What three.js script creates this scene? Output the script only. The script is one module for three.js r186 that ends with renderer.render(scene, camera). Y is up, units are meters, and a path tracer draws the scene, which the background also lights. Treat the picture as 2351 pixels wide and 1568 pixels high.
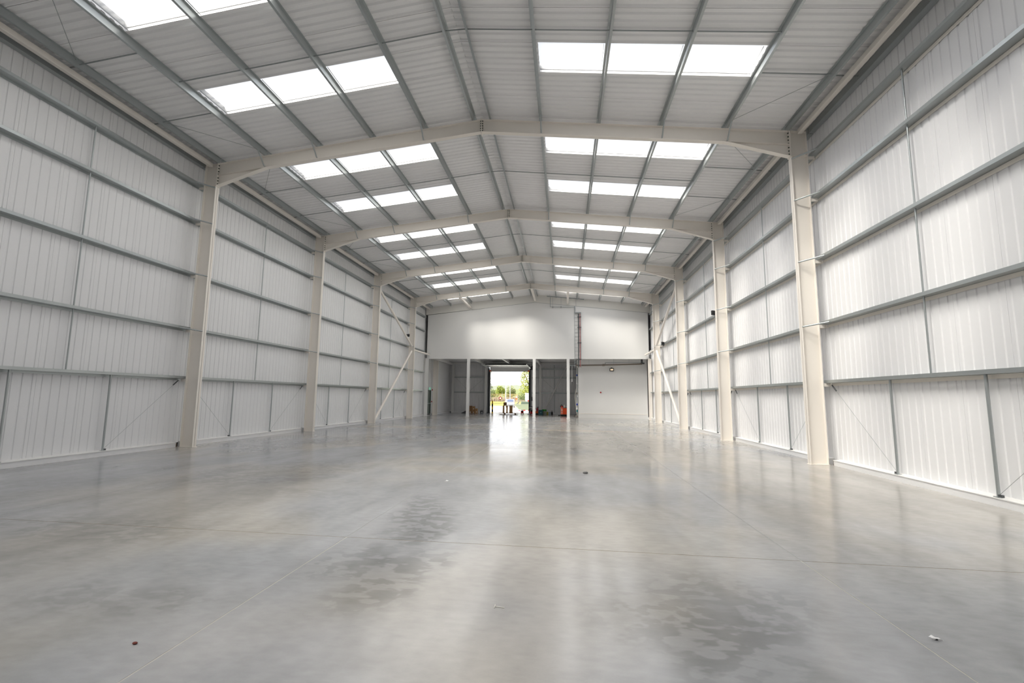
import * as THREE from 'three';
import { RectAreaLightUniformsLib } from 'three/addons/lights/RectAreaLightUniformsLib.js';
import { mergeGeometries } from 'three/addons/utils/BufferGeometryUtils.js';
import { RoundedBoxGeometry } from 'three/addons/geometries/RoundedBoxGeometry.js';

// ───────────────────────── camera, sky, sun, exposure ─────────────────────────
const W = 2351, H = 1568, FOCAL = 1039.48;
const scene = new THREE.Scene();
const renderer = new THREE.WebGLRenderer({ antialias: true });
renderer.toneMapping = THREE.LinearToneMapping;
renderer.toneMappingExposure = 1.0;
renderer.shadowMap.enabled = true;
RectAreaLightUniformsLib.init();

const camera = new THREE.PerspectiveCamera(2 * Math.atan(H / 2 / FOCAL) * 180 / Math.PI, W / H, 0.05, 1500);
camera.position.set(0, 1.5763, 0);
camera.rotation.order = 'YXZ';
camera.rotation.set(0.1168, 0.1253, 0.0117);
camera.setViewOffset(W, H, 9.49, -6.33, W, H);
scene.add(camera);

{ // bright hazy summer sky
  const w = 64, h = 32, d = new Float32Array(w * h * 4);
  for (let j = 0; j < h; j++) for (let i = 0; i < w; i++) {
    const e = (j + 0.5) / h * 2 - 1, t = Math.min(1, Math.max(0, e)) ** 0.3, k = (j * w + i) * 4;
    d[k] = 3.1 - 2.66 * t; d[k + 1] = 3.15 - 2.68 * t; d[k + 2] = 3.25 - 2.70 * t; d[k + 3] = 1;
  }
  const sky = new THREE.DataTexture(d, w, h, THREE.RGBAFormat, THREE.FloatType);
  sky.mapping = THREE.EquirectangularReflectionMapping; sky.magFilter = THREE.LinearFilter; sky.minFilter = THREE.LinearFilter; sky.needsUpdate = true;
  scene.background = sky;
}
const sun = new THREE.DirectionalLight(0xfffaf0, 24);   // behind the camera's left shoulder
sun.target.position.set(-3, 0, -30);
sun.position.set(-3 - 0.53 * 110, 0.735 * 110, -30 + 0.42 * 110);
sun.shadow.radius = 75;                                    // summer haze: a wide soft sun
sun.castShadow = true;
Object.assign(sun.shadow.camera, { left: -90, right: 90, top: 90, bottom: -90, near: 1, far: 260 });
sun.shadow.mapSize.set(4096, 4096);
scene.add(sun, sun.target);
const GLOW_LEFT = 3.5, GLOW_RIGHT = 3.5;     // what the roof-light strips of either slope let in

// ───────────────────────── measured frame of the building ─────────────────────────
// x across, y up, d = distance down the hall from the camera (three's z is -d)
const XL = -10.936, XR = 6.084, XM = (XL + XR) / 2, DEPTH = 0.418, FL = 0.15;
const XLO = XL - DEPTH, XRO = XR + DEPTH;
const S = 0.10816, APEX = 9.787, SEC = 0.3885, CA = 1 / Math.hypot(1, S), SA = S * CA;
const P = [5.888, 12.388, 18.888, 25.388, 31.888, 38.388];
const KNEE = 8.141, LINER = 0.172;
const topY = (x) => APEX - S * Math.abs(x - XM);
const WLX = -11.59, WRX = 6.74, BACK = 44.95, MEZZ = 36.3, REAR = -6.62;
const PITCH = 0.955, lap = (k) => 9.62 + PITCH * k;
const BAY = ['nearest bay', 'second bay', 'third bay', 'fourth bay', 'fifth bay'];
const NTH = ['first', 'second', 'third', 'fourth', 'fifth', 'sixth'];

// ───────────────────────── helpers ─────────────────────────
function rng(seed) { let a = seed >>> 0; return () => { a = (a + 0x6D2B79F5) >>> 0; let t = Math.imul(a ^ a >>> 15, a | 1); t ^= t + Math.imul(t ^ t >>> 7, t | 61); return ((t ^ t >>> 14) >>> 0) / 4294967296; }; }
const rand = rng(20240611);
const taken = {};
function numbered(n) { const k = taken[n] = (taken[n] ?? -1) + 1; return k ? n + '_' + String(k).padStart(3, '0') : n; }
function tag(o, label, category, group, kind) {
  if (label) o.userData.label = label;
  if (category) o.userData.category = category;
  if (group) o.userData.group = group;
  if (kind) o.userData.kind = kind;
  return o;
}
function thing(name, label, category, pos = [0, 0, 0], group) {
  const g = new THREE.Group(); g.name = numbered(name); g.position.set(pos[0], pos[1], -pos[2]); scene.add(g);
  return tag(g, label, category, group);
}
function struct(name, label) { const g = new THREE.Group(); g.name = name; scene.add(g); return tag(g, label, null, null, 'structure'); }
function clean(g) { const n = g.index ? g.toNonIndexed() : g; for (const k of Object.keys(n.attributes)) if (!['position', 'normal', 'uv'].includes(k)) n.deleteAttribute(k); return n; }
function part(name, geos, mat, parent, kind) {
  const list = Array.isArray(geos) ? geos : [geos];
  const g = list.length > 1 ? mergeGeometries(list.map(clean)) : list[0];
  const m = new THREE.Mesh(g, mat); m.castShadow = m.receiveShadow = true;
  m.name = name; if (parent) parent.add(m); if (kind) m.userData.kind = kind;
  return m;
}
function solo(name, geos, mat, label, category, group) { // a thing that is one mesh, its geometry in world coordinates moved to its base
  const m = part(numbered(name), geos, mat, null);
  m.geometry = m.geometry.clone(); m.geometry.computeBoundingBox();
  const b = m.geometry.boundingBox, c = b.getCenter(new THREE.Vector3()); c.y = b.min.y;
  m.geometry.translate(-c.x, -c.y, -c.z); m.position.copy(c); scene.add(m);
  return tag(m, label, category, group);
}
const V = (x, y, d) => new THREE.Vector3(x, y, -d);
function bx(x0, x1, y0, y1, d0, d1) { const g = new THREE.BoxGeometry(Math.abs(x1 - x0), Math.abs(y1 - y0), Math.abs(d1 - d0)); g.translate((x0 + x1) / 2, (y0 + y1) / 2, -(d0 + d1) / 2); return g; }
function rb(x0, x1, y0, y1, d0, d1, r = 0.02, s = 2) { const g = new RoundedBoxGeometry(Math.abs(x1 - x0), Math.abs(y1 - y0), Math.abs(d1 - d0), s, r); g.translate((x0 + x1) / 2, (y0 + y1) / 2, -(d0 + d1) / 2); return g; }
function cyl(x, y, d, r0, r1, h, n = 16) { const g = new THREE.CylinderGeometry(r1, r0, h, n); g.translate(x, y + h / 2, -d); return g; }
function rod(a, b, r, n = 8) { // round bar between two points
  const v = b.clone().sub(a), g = new THREE.CylinderGeometry(r, r, v.length(), n);
  g.applyQuaternion(new THREE.Quaternion().setFromUnitVectors(new THREE.Vector3(0, 1, 0), v.clone().normalize()));
  const c = a.clone().add(b).multiplyScalar(0.5); return g.translate(c.x, c.y, c.z);
}
function tube(pts, r, n = 40) { return new THREE.TubeGeometry(new THREE.CatmullRomCurve3(pts), n, r, 6); }
function poly(points, length, u, v, w, at) { // outline (a, b) in directions u, v, pushed along w
  const s = new THREE.Shape(points.map(([a, b]) => new THREE.Vector2(a, b)));
  const g = new THREE.ExtrudeGeometry(s, { depth: length, bevelEnabled: false });
  return g.applyMatrix4(new THREE.Matrix4().makeBasis(u, v, w).setPosition(at));
}
const X = new THREE.Vector3(1, 0, 0), Y = new THREE.Vector3(0, 1, 0), Z = new THREE.Vector3(0, 0, 1);
// outline in (x, y) pushed down the hall from d0 to d1
const alongHall = (pts, d0, d1) => poly(pts, d1 - d0, X, Y, Z, V(0, 0, d1));
// outline in (x, -d) pushed up from y0 to y1
const upward = (pts, y0, y1) => poly(pts.map(([x, d]) => [x, d]), y1 - y0, X, new THREE.Vector3(0, 0, -1), Y, new THREE.Vector3(0, y0, 0));
// outline in (x, y), of thickness t from d to d + t
const plate = (pts, d, t) => alongHall(pts, d, d + t);
const lathe = (pts, n = 24) => new THREE.LatheGeometry(pts.map(([a, b]) => new THREE.Vector2(a, b)), n);

// ───────────────────────── noise ─────────────────────────
function hash(i, j, s) { let h = Math.imul(i, 374761393) ^ Math.imul(j, 668265263) ^ Math.imul(s, 974711); h = Math.imul(h ^ h >>> 13, 1274126177); return ((h ^ h >>> 16) >>> 0) / 4294967296; }
function vn(x, y, s) {
  const i = Math.floor(x), j = Math.floor(y); let a = x - i, b = y - j;
  a = a * a * (3 - 2 * a); b = b * b * (3 - 2 * b);
  const p = hash(i, j, s), q = hash(i + 1, j, s), r = hash(i, j + 1, s), t = hash(i + 1, j + 1, s);
  return p + (q - p) * a + (r - p) * b + (p - q - r + t) * a * b;
}
function fbm(x, y, s, o) { let v = 0, a = 0.5, n = 0; for (let k = 0; k < o; k++) { v += a * vn(x, y, s + k * 17); n += a; a *= 0.5; x = x * 2.03 + 11.3; y = y * 2.03 - 7.7; } return v / n; }
const sm = (a, b, t) => { t = Math.min(1, Math.max(0, (t - a) / (b - a))); return t * t * (3 - 2 * t); };
const enc = (v) => { v = Math.min(1, Math.max(0, v)); return 255 * (v <= 0.0031308 ? 12.92 * v : 1.055 * v ** (1 / 2.4) - 0.055); };
function texture(w, h, f, srgb = true) {
  const d = new Uint8Array(w * h * 4), o = [0, 0, 0];
  for (let j = 0; j < h; j++) for (let i = 0; i < w; i++) {
    f((i + 0.5) / w, (j + 0.5) / h, o); const k = (j * w + i) * 4;
    for (let c = 0; c < 3; c++) d[k + c] = srgb ? enc(o[c]) : 255 * Math.min(1, Math.max(0, o[c]));
    d[k + 3] = 255;
  }
  const t = new THREE.DataTexture(d, w, h); t.magFilter = THREE.LinearFilter; t.minFilter = THREE.LinearMipmapLinearFilter; t.generateMipmaps = true;
  t.wrapS = t.wrapT = THREE.RepeatWrapping; if (srgb) t.colorSpace = THREE.SRGBColorSpace; t.needsUpdate = true; return t;
}

// ───────────────────────── materials ─────────────────────────
const M = (r, g, b, rough = 0.6, metal = 0, more = {}) => new THREE.MeshStandardMaterial({ color: new THREE.Color().setRGB(r, g, b), roughness: rough, metalness: metal, ...more });
const wallWhite = M(0.80, 0.80, 0.81, 0.42);
const roofWhite = M(0.86, 0.855, 0.855, 0.5);
const plainWhite = M(0.80, 0.795, 0.78, 0.55);
const upperWhite = M(0.80, 0.785, 0.745, 0.55);
const skinGrey = M(0.30, 0.31, 0.32, 0.7);
const cream = M(0.86, 0.81, 0.745, 0.42);
const galv = M(0.43, 0.46, 0.465, 0.36, 0.72);
const galvDark = M(0.34, 0.365, 0.365, 0.45, 0.6);
const bolts = M(0.10, 0.12, 0.10, 0.6, 0.4);
const black = M(0.015, 0.015, 0.017, 0.5);
const darkGrey = M(0.07, 0.075, 0.08, 0.55);
const midGrey = M(0.30, 0.31, 0.32, 0.55);
const timber = M(0.20, 0.11, 0.06, 0.8);
const red = M(0.55, 0.012, 0.012, 0.35);
const white = M(0.82, 0.82, 0.82, 0.5);
const steelPipe = M(0.20, 0.17, 0.14, 0.5, 0.3);
const cardboard = M(0.42, 0.235, 0.10, 0.85);
const cardDark = M(0.30, 0.165, 0.075, 0.85);
const rubber = M(0.02, 0.02, 0.02, 0.8);

// ───────────────────────── concrete floor ─────────────────────────
const JX = [-11.42, -7.18, -2.43, 2.32, 6.58], JD = [REAR, 5.03, 14.2, 23.4, 32.6, BACK + 0.15];
const STAINS = [ // x, d, half width, half length, lean, strength
  [-1.85, 6.1, 0.42, 1.15, -0.25, 0.34], [-1.75, 5.25, 0.45, 0.35, 0, 0.16], [-2.05, 4.35, 0.34, 0.5, 0.1, 0.24], [-1.42, 4.15, 0.42, 0.75, 0.2, 0.32],
  [1.05, 3.75, 0.75, 0.75, 0.3, 0.24], [1.15, 3.15, 0.5, 0.5, 0, 0.16], [-5.5, 4.9, 1.7, 0.5, 0.35, 0.20], [-5.8, 9.0, 1.5, 1.7, 0.2, 0.22], [-3.5, 3.3, 0.9, 0.28, 0.3, 0.16],
  [-6.9, 16, 1.4, 2.2, 0.2, 0.16], [-4.3, 7.1, 1.2, 0.35, 0.3, 0.10], [-8.8, 7.2, 1.2, 0.5, 0.3, 0.10]];
function concrete(x, d, o) {
  const wx = x + 0.5 * (fbm(x * 0.9, d * 0.9, 3, 3) - 0.5), wd = d + 0.7 * (fbm(x * 0.9 + 9, d * 0.9, 5, 3) - 0.5);
  const big = fbm(wx * 0.33, wd * 0.24, 11, 4), warm = fbm(wx * 0.42 + 4, wd * 0.35, 23, 3), mid = fbm(x * 2.6, d * 1.7, 31, 3), fine = fbm(x * 11, d * 24, 41, 2), grain = hash(Math.floor(x * 240), Math.floor(d * 240), 7);
  const lane = fbm(wx * 0.95 + 3, wd * 0.13, 19, 4), skid = fbm(x * 4.5 + 3 * fbm(x * 0.8, d * 0.8, 45, 2), d * 1.1, 47, 3);
  let v = 0.955 + 0.26 * (big - 0.5) + 0.40 * (lane - 0.5) + 0.20 * (mid - 0.5) + 0.20 * (skid - 0.5) + 0.13 * (fine - 0.5) + 0.03 * (grain - 0.5);
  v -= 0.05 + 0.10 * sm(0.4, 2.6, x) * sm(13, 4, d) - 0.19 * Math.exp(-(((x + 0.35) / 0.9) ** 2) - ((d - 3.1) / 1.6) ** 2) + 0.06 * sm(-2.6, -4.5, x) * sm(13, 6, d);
  const flake = fbm(x * 8.5 + 2.4 * fbm(x * 3, d * 3, 77, 2), d * 13, 53, 3);
  v += 0.10 * (fbm(x * 7, d * 5, 67, 3) - 0.5) * sm(0.35, 0.7, fbm(x * 0.7, d * 0.6, 69, 2) + 0.1);
  for (const [sx, sd, a, b, lean, str] of STAINS) {
    if (Math.abs(d - sd) > b * 2.4 || Math.abs(x - sx) > (a + b) * 2.2) continue;
    const u = (x - sx - lean * (d - sd)) / a, w = (d - sd) / b, r = Math.sqrt(u * u + w * w) + 0.75 * (fbm(x * 2.2, d * 2.2, 61, 3) - 0.5);
    const m = 1 - sm(0.55, 1.25, r);
    if (m > 0) v *= 1 - str * m * (0.35 + 0.65 * sm(0.40, 0.56, 1 - flake));
  }
  const t = sm(0.32, 0.68, warm + 0.012 * (x + 2));
  o[0] = v * (0.386 + 0.066 * t); o[1] = v * (0.393 + 0.036 * t); o[2] = v * (0.410 - 0.016 * t);
}
const X0 = -11.6, XW = 18.4;
const near = texture(2048, 2048, (u, v, o) => concrete(X0 + u * XW, v * 14.2, o));
// pale curls a power float left further down the hall
const curls = new Float32Array(512 * 1024);
{
  const put = (x, d, a) => { const i = Math.round((x - X0) / XW * 512), j = Math.round((d - 14.2) / 31 * 1024); if (i > 0 && j > 0 && i < 512 && j < 1024) curls[j * 512 + i] = a; };
  for (let c = 0; c < 26; c++) {
    let x = -5.4 + rand() * 6.5, d = 15 + rand() * 5.5, a = rand() * 6.28, w = (rand() - 0.5) * 0.1, sgn = rand() < 0.5 ? 1 : -1;
    for (let k = 0; k < 160; k++) { x += 0.02 * Math.cos(a); d += 0.03 * Math.sin(a); a += w; w += (rand() - 0.5) * 0.02; w = Math.max(-0.12, Math.min(0.12, w)); put(x, d, 0.12 * sgn); }
  }
}
const far = texture(1024, 2048, (u, v, o) => {
  const x = X0 + u * XW, d = 14.2 + v * 31; concrete(x, d, o);
  const c = 1 + curls[Math.min(1023, Math.floor(v * 1024)) * 512 + Math.min(511, Math.floor(u * 512))];
  const t = 0.10 * Math.exp(-(((d - 22.7) / 0.5) ** 2)); // a dusty buff band by the pour joint
  o[0] *= c * (1 + t * 1.3); o[1] *= c * (1 + t * 0.6); o[2] *= c * (1 - t * 0.2);
});
const scuff = texture(512, 512, (u, v, o) => { const n = 0.155 + 0.12 * (fbm(u * 8, v * 8, 91, 4) - 0.5) + 0.05 * fbm(u * 60, v * 60, 95, 2); o[0] = o[1] = o[2] = n; }, false);
const floorNear = new THREE.MeshStandardMaterial({ map: near, roughness: 1, roughnessMap: scuff });
const floorFar = new THREE.MeshStandardMaterial({ map: far, roughness: 1, roughnessMap: scuff });
{
  const fl = struct('floor', 'power-floated grey concrete floor in large saw-cut slabs');
  const g = 0.0055;
  for (let i = 0; i < 4; i++) for (let j = 0; j < 5; j++) {
    const x0 = JX[i] + (i ? g : -0.2), x1 = JX[i + 1] - (i < 3 ? g : -0.2), d0 = JD[j] + (j ? g : 0), d1 = JD[j + 1] - (j < 4 ? g : 0);
    const b = bx(x0, x1, -0.16, 0, d0, d1), p = b.attributes.position, uv = b.attributes.uv;
    for (let k = 0; k < p.count; k++) uv.setXY(k, (p.getX(k) - X0) / XW, j < 2 ? -p.getZ(k) / 14.2 : (-p.getZ(k) - 14.2) / 31);
    part('floor_slab', b, j < 2 ? floorNear : floorFar, fl);
  }
  const seal = M(0.60, 0.50, 0.34, 0.8), sealTan = M(0.40, 0.30, 0.19, 0.8), sealGrey = M(0.50, 0.48, 0.44, 0.8);
  const sealDull = M(0.33, 0.335, 0.33, 0.8);
  for (let i = 1; i < 4; i++) {
    part('joint_sealant', bx(JX[i] - g, JX[i] + g, -0.1, -0.001, REAR, JD[1]), i === 1 ? seal : sealGrey, fl);
    part('joint_sealant', bx(JX[i] - g, JX[i] + g, -0.1, -0.001, JD[1], BACK), sealDull, fl);
  }
  for (let j = 1; j < 5; j++) part('joint_sealant', bx(JX[0], JX[4], -0.1, -0.002, JD[j] - g * 0.8, JD[j] + g * 0.8), sealTan, fl);
  part('sub_base', bx(-12, 7.2, -0.5, -0.16, REAR - 0.3, BACK + 0.15), skinGrey, fl);
}

// ───────────────────────── profiled sheets ─────────────────────────
const RIB = 0.191;
function sheetProfile(width, thick, b = 0.032, t = 0.019, h = 0.0145) {
  const p = [[0, 0]], n = Math.round(width / RIB);
  for (let i = 0; i < n; i++) { const c = (i + 0.5) * RIB; p.push([c - b, 0], [c - t, h], [c + t, h], [c + b, 0]); }
  p.push([width, 0]);
  if (thick > 0.03) p.push([width, thick], [0, thick]);
  else for (const [a, b] of p.slice().reverse()) p.push([a, b + thick]);
  return p;
}
const DOWN_HALL = new THREE.Vector3(0, 0, -1);
const cache = {};
function sheet(kind, len, thick, u, v, w) { // one geometry per kind and length, shared
  return cache[kind + len.toFixed(3)] ??= poly(sheetProfile(PITCH - 0.010, thick, 0.066, 0.03, 0.03), len, u, v, w, new THREE.Vector3());
}
function place(m, x, y, d) { m.position.set(x, y, -d); return m; }

// side walls
for (const side of [-1, 1]) {
  const name = side < 0 ? 'left' : 'right', face = side < 0 ? WLX : WRX;
  const wall = struct('wall_' + name, 'white ribbed metal cladding of the ' + name + ' wall');
  const u = new THREE.Vector3(0, 0, side), v = new THREE.Vector3(side, 0, 0), top = topY(face) + LINER - 0.005;
  const g = poly(sheetProfile(PITCH - 0.004, 0.06), top - 0.12, u, v, Y, new THREE.Vector3());
  for (let k = -7; k < 37; k++) place(part('wall_panel', g, wallWhite, wall), face, 0.12, (side < 0 ? lap(k) : lap(k) + PITCH) + 0.002);
  part('wall_panel', bx(face, face + side * 0.06, 0.12, top, REAR, lap(-7)), wallWhite, wall);
  part('outer_skin', bx(face + side * 0.065, face + side * 0.2, -0.1, top + 0.15, REAR - 0.2, BACK + 0.2), skinGrey, wall);
}
// kerbs along the feet of the walls
for (const side of [-1, 1]) {
  const name = side < 0 ? 'left' : 'right', face = side < 0 ? -11.42 : 6.58;
  const b = struct('baseboard_' + name, 'low white kerb along the foot of the ' + name + ' wall');
  const ends = [REAR, ...P.slice(1), BACK];
  for (let i = 0; i + 1 < ends.length; i++) {
    const d0 = ends[i] + (i ? 0.22 : 0), d1 = ends[i + 1] - 0.05;
    part('kerb', rb(face, face + side * 0.2, -0.02, 0.125, d0, d1, 0.006, 1), wallWhite, b);
    part('capping', alongHall([[face - side * 0.012, 0.118], [face - side * 0.012, 0.130], [face + side * 0.19, 0.150], [face + side * 0.19, 0.138]].slice(), d0, d1), plainWhite, b);
    part('timber_end', bx(face + side * 0.01, face + side * 0.16, 0, 0.12, d1, d1 + 0.025), timber, b);
  }
}
// roof
const roof = struct('ceiling', 'white ribbed metal roof lining rising to the ridge');
const LIGHTS = [-10, -7, -3, 0, 4, 7, 11, 14, 18, 21, 25];   // which sheets are roof lights
const OFF = [0.24, 1.75, 3.42, 5.15, 6.89, 8.47];            // purlins, measured across from the ridge
const pane = { '-1': [0.55, 0.55, 0.50], '1': [0.06, 0.06, 0.06] };
const paneMat = {};
for (const s of [-1, 1]) paneMat[s] = new THREE.MeshPhysicalMaterial({ color: 0xffffff, roughness: 0.2, transmission: 1, thickness: 0, emissive: new THREE.Color().setRGB(...pane[s]), emissiveIntensity: 1 });
let windows = 0;
for (const side of [-1, 1]) {
  const v = new THREE.Vector3(side * SA, CA, 0), w = new THREE.Vector3(side < 0 ? CA : CA, side < 0 ? SA : -SA, 0);
  const eave = Math.abs((side < 0 ? WLX : WRX) - XM) + 0.02;
  const seg = (a, b, k, thick, mat, parent, name) => { // from a to b metres out from the ridge
    const len = (b - a) / CA, g = sheet('roof' + side + thick, len, thick, DOWN_HALL, v, w), o = side < 0 ? b : a;
    const x = XM + side * o, y = APEX - S * o + LINER;
    return place(part(name, g, mat, parent), x, y, lap(k) + 0.0025);
  };
  for (let k = -17; k < 37; k++) {
    if (!LIGHTS.includes(k)) { seg(0.0, eave, k, 0.06, roofWhite, roof, 'roof_sheet'); continue; }
    seg(0.0, 1.83, k, 0.06, roofWhite, roof, 'roof_sheet'); seg(6.83, eave, k, 0.06, roofWhite, roof, 'roof_sheet');
    const win = struct('window_' + (++windows), `roof light strip of three translucent panes, ${side < 0 ? 'left' : 'right'} slope`);
    const cuts = [1.832, 3.42, 5.15, 6.828];
    for (let i = 0; i < 3; i++) {
      const a = cuts[i] + (i ? 0.004 : 0), b = cuts[i + 1] - (i < 2 ? 0.004 : 0);
      seg(a, b, k, 0.003, paneMat[side], win, 'pane');
      const L = new THREE.RectAreaLight(side < 0 ? 0xfffdf8 : 0xf9fbff, side < 0 ? GLOW_LEFT : GLOW_RIGHT, (b - a - 0.2) / CA, PITCH - 0.06);
      const o = (a + b) / 2 + 0.02, c = V(XM + side * o, APEX - S * o + LINER - 0.012, lap(k) + PITCH / 2);
      L.position.copy(c); L.lookAt(c.clone().sub(v)); scene.add(L);
    }
    for (const o of cuts.slice(1)) part('foam_closer', bx(XM + side * (o - 0.085), XM + side * (o - 0.08), APEX - S * o + LINER - 0.012, APEX - S * o + LINER + 0.012, lap(k) + 0.01, lap(k) + PITCH - 0.01), skinGrey, win);
  }
  // insulation and weather skin over the lining, open above the roof lights
  const runs = []; let a = -17;
  for (const k of [...LIGHTS, 37]) { if (k > a) runs.push([a, k]); a = k + 1; }
  const slab = (a, b, d0, d1) => part('outer_skin', alongHall((side < 0 ? [[XM - b, APEX - S * b + 0.245], [XM - a, APEX - S * a + 0.245], [XM - a, APEX - S * a + 0.40], [XM - b, APEX - S * b + 0.40]] : [[XM + a, APEX - S * a + 0.245], [XM + b, APEX - S * b + 0.245], [XM + b, APEX - S * b + 0.40], [XM + a, APEX - S * a + 0.40]]), d0, d1), skinGrey, roof);
  for (const [k0, k1] of runs) slab(0, eave + 0.2, k0 === -17 ? REAR - 0.2 : lap(k0) - 0.01, k1 === 37 ? BACK + 0.2 : lap(k1) + 0.012);
  for (const k of LIGHTS) { slab(0, 1.80, lap(k), lap(k) + PITCH); slab(6.86, eave + 0.2, lap(k), lap(k) + PITCH); }
}
// the wall behind the camera
{
  const w = struct('wall_rear', 'plain white end wall behind the camera');
  part('wall_panel', plate([[WLX - 0.2, -0.1], [WRX + 0.2, -0.1], [WRX + 0.2, topY(WRX) + 0.25], [XM, APEX + 0.25], [WLX - 0.2, topY(WLX) + 0.25]], REAR - 0.2, 0.2), plainWhite, w);
}

// ───────────────────────── portal frames ─────────────────────────
function iSection(x0, x1, d, b, tf, tw, y0, y1) { // an upright I: flanges across the hall, its depth from x0 to x1
  return [bx(x0, x0 + Math.sign(x1 - x0) * tf, y0, y1, d, d + b), bx(x1 - Math.sign(x1 - x0) * tf, x1, y0, y1, d, d + b), bx(x0, x1, y0, y1, d + b / 2 - tw / 2, d + b / 2 + tw / 2)];
}
const RAIL_Y = [2.03, 3.53, 5.24, 6.93, 8.11];
const boltGeo = new THREE.CylinderGeometry(0.017, 0.017, 0.03, 6);
function bolt(x, y, d, axis) { const g = boltGeo.clone(); if (axis === 'x') g.rotateZ(Math.PI / 2); if (axis === 'd') g.rotateX(Math.PI / 2); return g.translate(x, y, -d); }
for (let f = 1; f <= 5; f++) {
  for (const side of [-1, 1]) {
    if (f === 5 && side > 0) continue;
    const xi = side < 0 ? XL : XR, xo = side < 0 ? XLO : XRO, d = P[f], name = side < 0 ? 'left' : 'right';
    const c = thing('steel_column', f === 5 ? 'cream steel column under the upper floor just past the green exit door' : `cream steel column at the ${name} wall, ${NTH[f - 1]} from the camera`, 'column', [(xi + xo) / 2, 0, d + FL / 2]);
    const inner = new THREE.Group(); // build in hall coordinates, then shift into the group
    const top = f === 5 ? 4.7 : topY(xi) - 0.005;
    const list = [];
    const add = (n, g, m) => { const p = part(n, g, m); list.push(p); return p; };
    add('shaft', iSection(xi, xo, d, FL, 0.014, 0.010, 0.012, top), cream);
    add('base_plate', bx(xi - side * 0.02, xo + side * 0.02, 0, 0.014, d - 0.015, d + FL + 0.015), cream);
    if (f < 5) {
      add('stiffener', bx(xi, xo, KNEE - 0.012, KNEE, d + 0.004, d + FL - 0.004), cream);
      add('top_plate', poly([[0, 0], [0, 0.012], [DEPTH, 0.012], [DEPTH, 0]].map(([a, b]) => [(side < 0 ? -1 : 1) * a, b - a * S * 1]).map((q) => q), FL, X, Y, Z, V(xi, top - 0.01, d + FL)), cream);
      add('rail_cleat', RAIL_Y.map((y) => bx(xo, xo + side * 0.17, y - 0.09, y - 0.006, d + 0.02, d + 0.028)), cream);
      for (const y of RAIL_Y.slice(1)) add('stay', [rod(V(xi + side * 0.012, y - 0.06, d - 0.02), V(xo + side * 0.05, y + 0.01, d - 0.34), 0.022), bolt(xi + side * 0.012, y - 0.06, d - 0.005, 'd')], galv);
    }
    for (const p of list) { p.geometry.translate(-c.position.x, -c.position.y, -c.position.z); c.add(p); }
  }
}
for (let f = 1; f <= 4; f++) for (const side of [-1, 1]) {
  const xi = side < 0 ? XL : XR, d = P[f], name = side < 0 ? 'left' : 'right';
  const r = thing('roof_rafter', `cream steel roof rafter of the ${NTH[f - 1]} frame, its ${name} half up to the ridge`, 'rafter', [(XM + xi) / 2, 8.4, d + FL / 2]);
  const list = []; const add = (n, g, m) => { const p = part(n, g, m); if (n === 'bolt_row') p.userData.kind = 'stuff'; list.push(p); return p; };
  const up = (a) => topY(a), lo = (a) => topY(a) - SEC, band = (f0, f1, x0, x1) => { const q = [[x0, f0(x0)], [x1, f0(x1)], [x1, f1(x1)], [x0, f1(x0)]]; return x0 < x1 ? q : q.slice().reverse(); };
  const t = 0.013, xa = XM + side * 0.012, xe = xi - side * 0.02, xh = xi - side * 1.64;
  add('beam', [plate(band(lo, up, xa, xe), d + FL / 2 - 0.005, 0.01), plate(band((a) => up(a) - t, up, xa, xe), d, FL), plate(band(lo, (a) => lo(a) + t, xa, xe), d, FL)], cream);
  const hl = (a) => KNEE + (lo(xh) - KNEE) * (a - xi) / (xh - xi);
  add('haunch', [plate(band(hl, (a) => lo(a) + 0.004, xh, xe), d + FL / 2 - 0.005, 0.01), plate(band((a) => hl(a) - 0.006, (a) => hl(a) + t, xh - side * 0.03, xe), d, FL)], cream);
  add('end_plate', bx(xi, xe, KNEE - 0.03, up(xi) + 0.02, d - 0.008, d + FL + 0.008), cream);
  const bl = []; for (let k = 0; k < 7; k++) { const y = up(xi) - 0.075 - k * (up(xi) - KNEE - 0.14) / 6 - (k > 3 ? 0.01 : -0.01); for (const s of [0.028, FL - 0.028]) bl.push(bolt(xe - side * 0.014, y, d + s, 'x')); }
  add('bolt_row', bl, bolts);
  add('apex_plate', bx(XM, xa, up(XM) - SEC - 0.07, up(XM) + 0.015, d - 0.004, d + FL + 0.004), cream);
  const ab = []; for (let k = 0; k < 5; k++) for (const s of [0.028, FL - 0.028]) ab.push(bolt(xa + side * 0.014, up(XM) - 0.05 - k * 0.075, d + s, 'x'));
  add('bolt_row', ab, bolts);
  for (const o of [OFF[1], OFF[3], OFF[4]]) {
    const x = XM + side * (o + 0.02), y = APEX - S * o;
    add('stay', [rod(V(x, y + 0.05, d - 0.36), V(x, y - SEC + 0.04, d + 0.02), 0.02), bolt(x, y - SEC + 0.05, d + 0.03, 'd')], galv);
  }
  for (const p of list) { p.geometry.translate(-r.position.x, -r.position.y, -r.position.z); r.add(p); }
}

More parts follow.
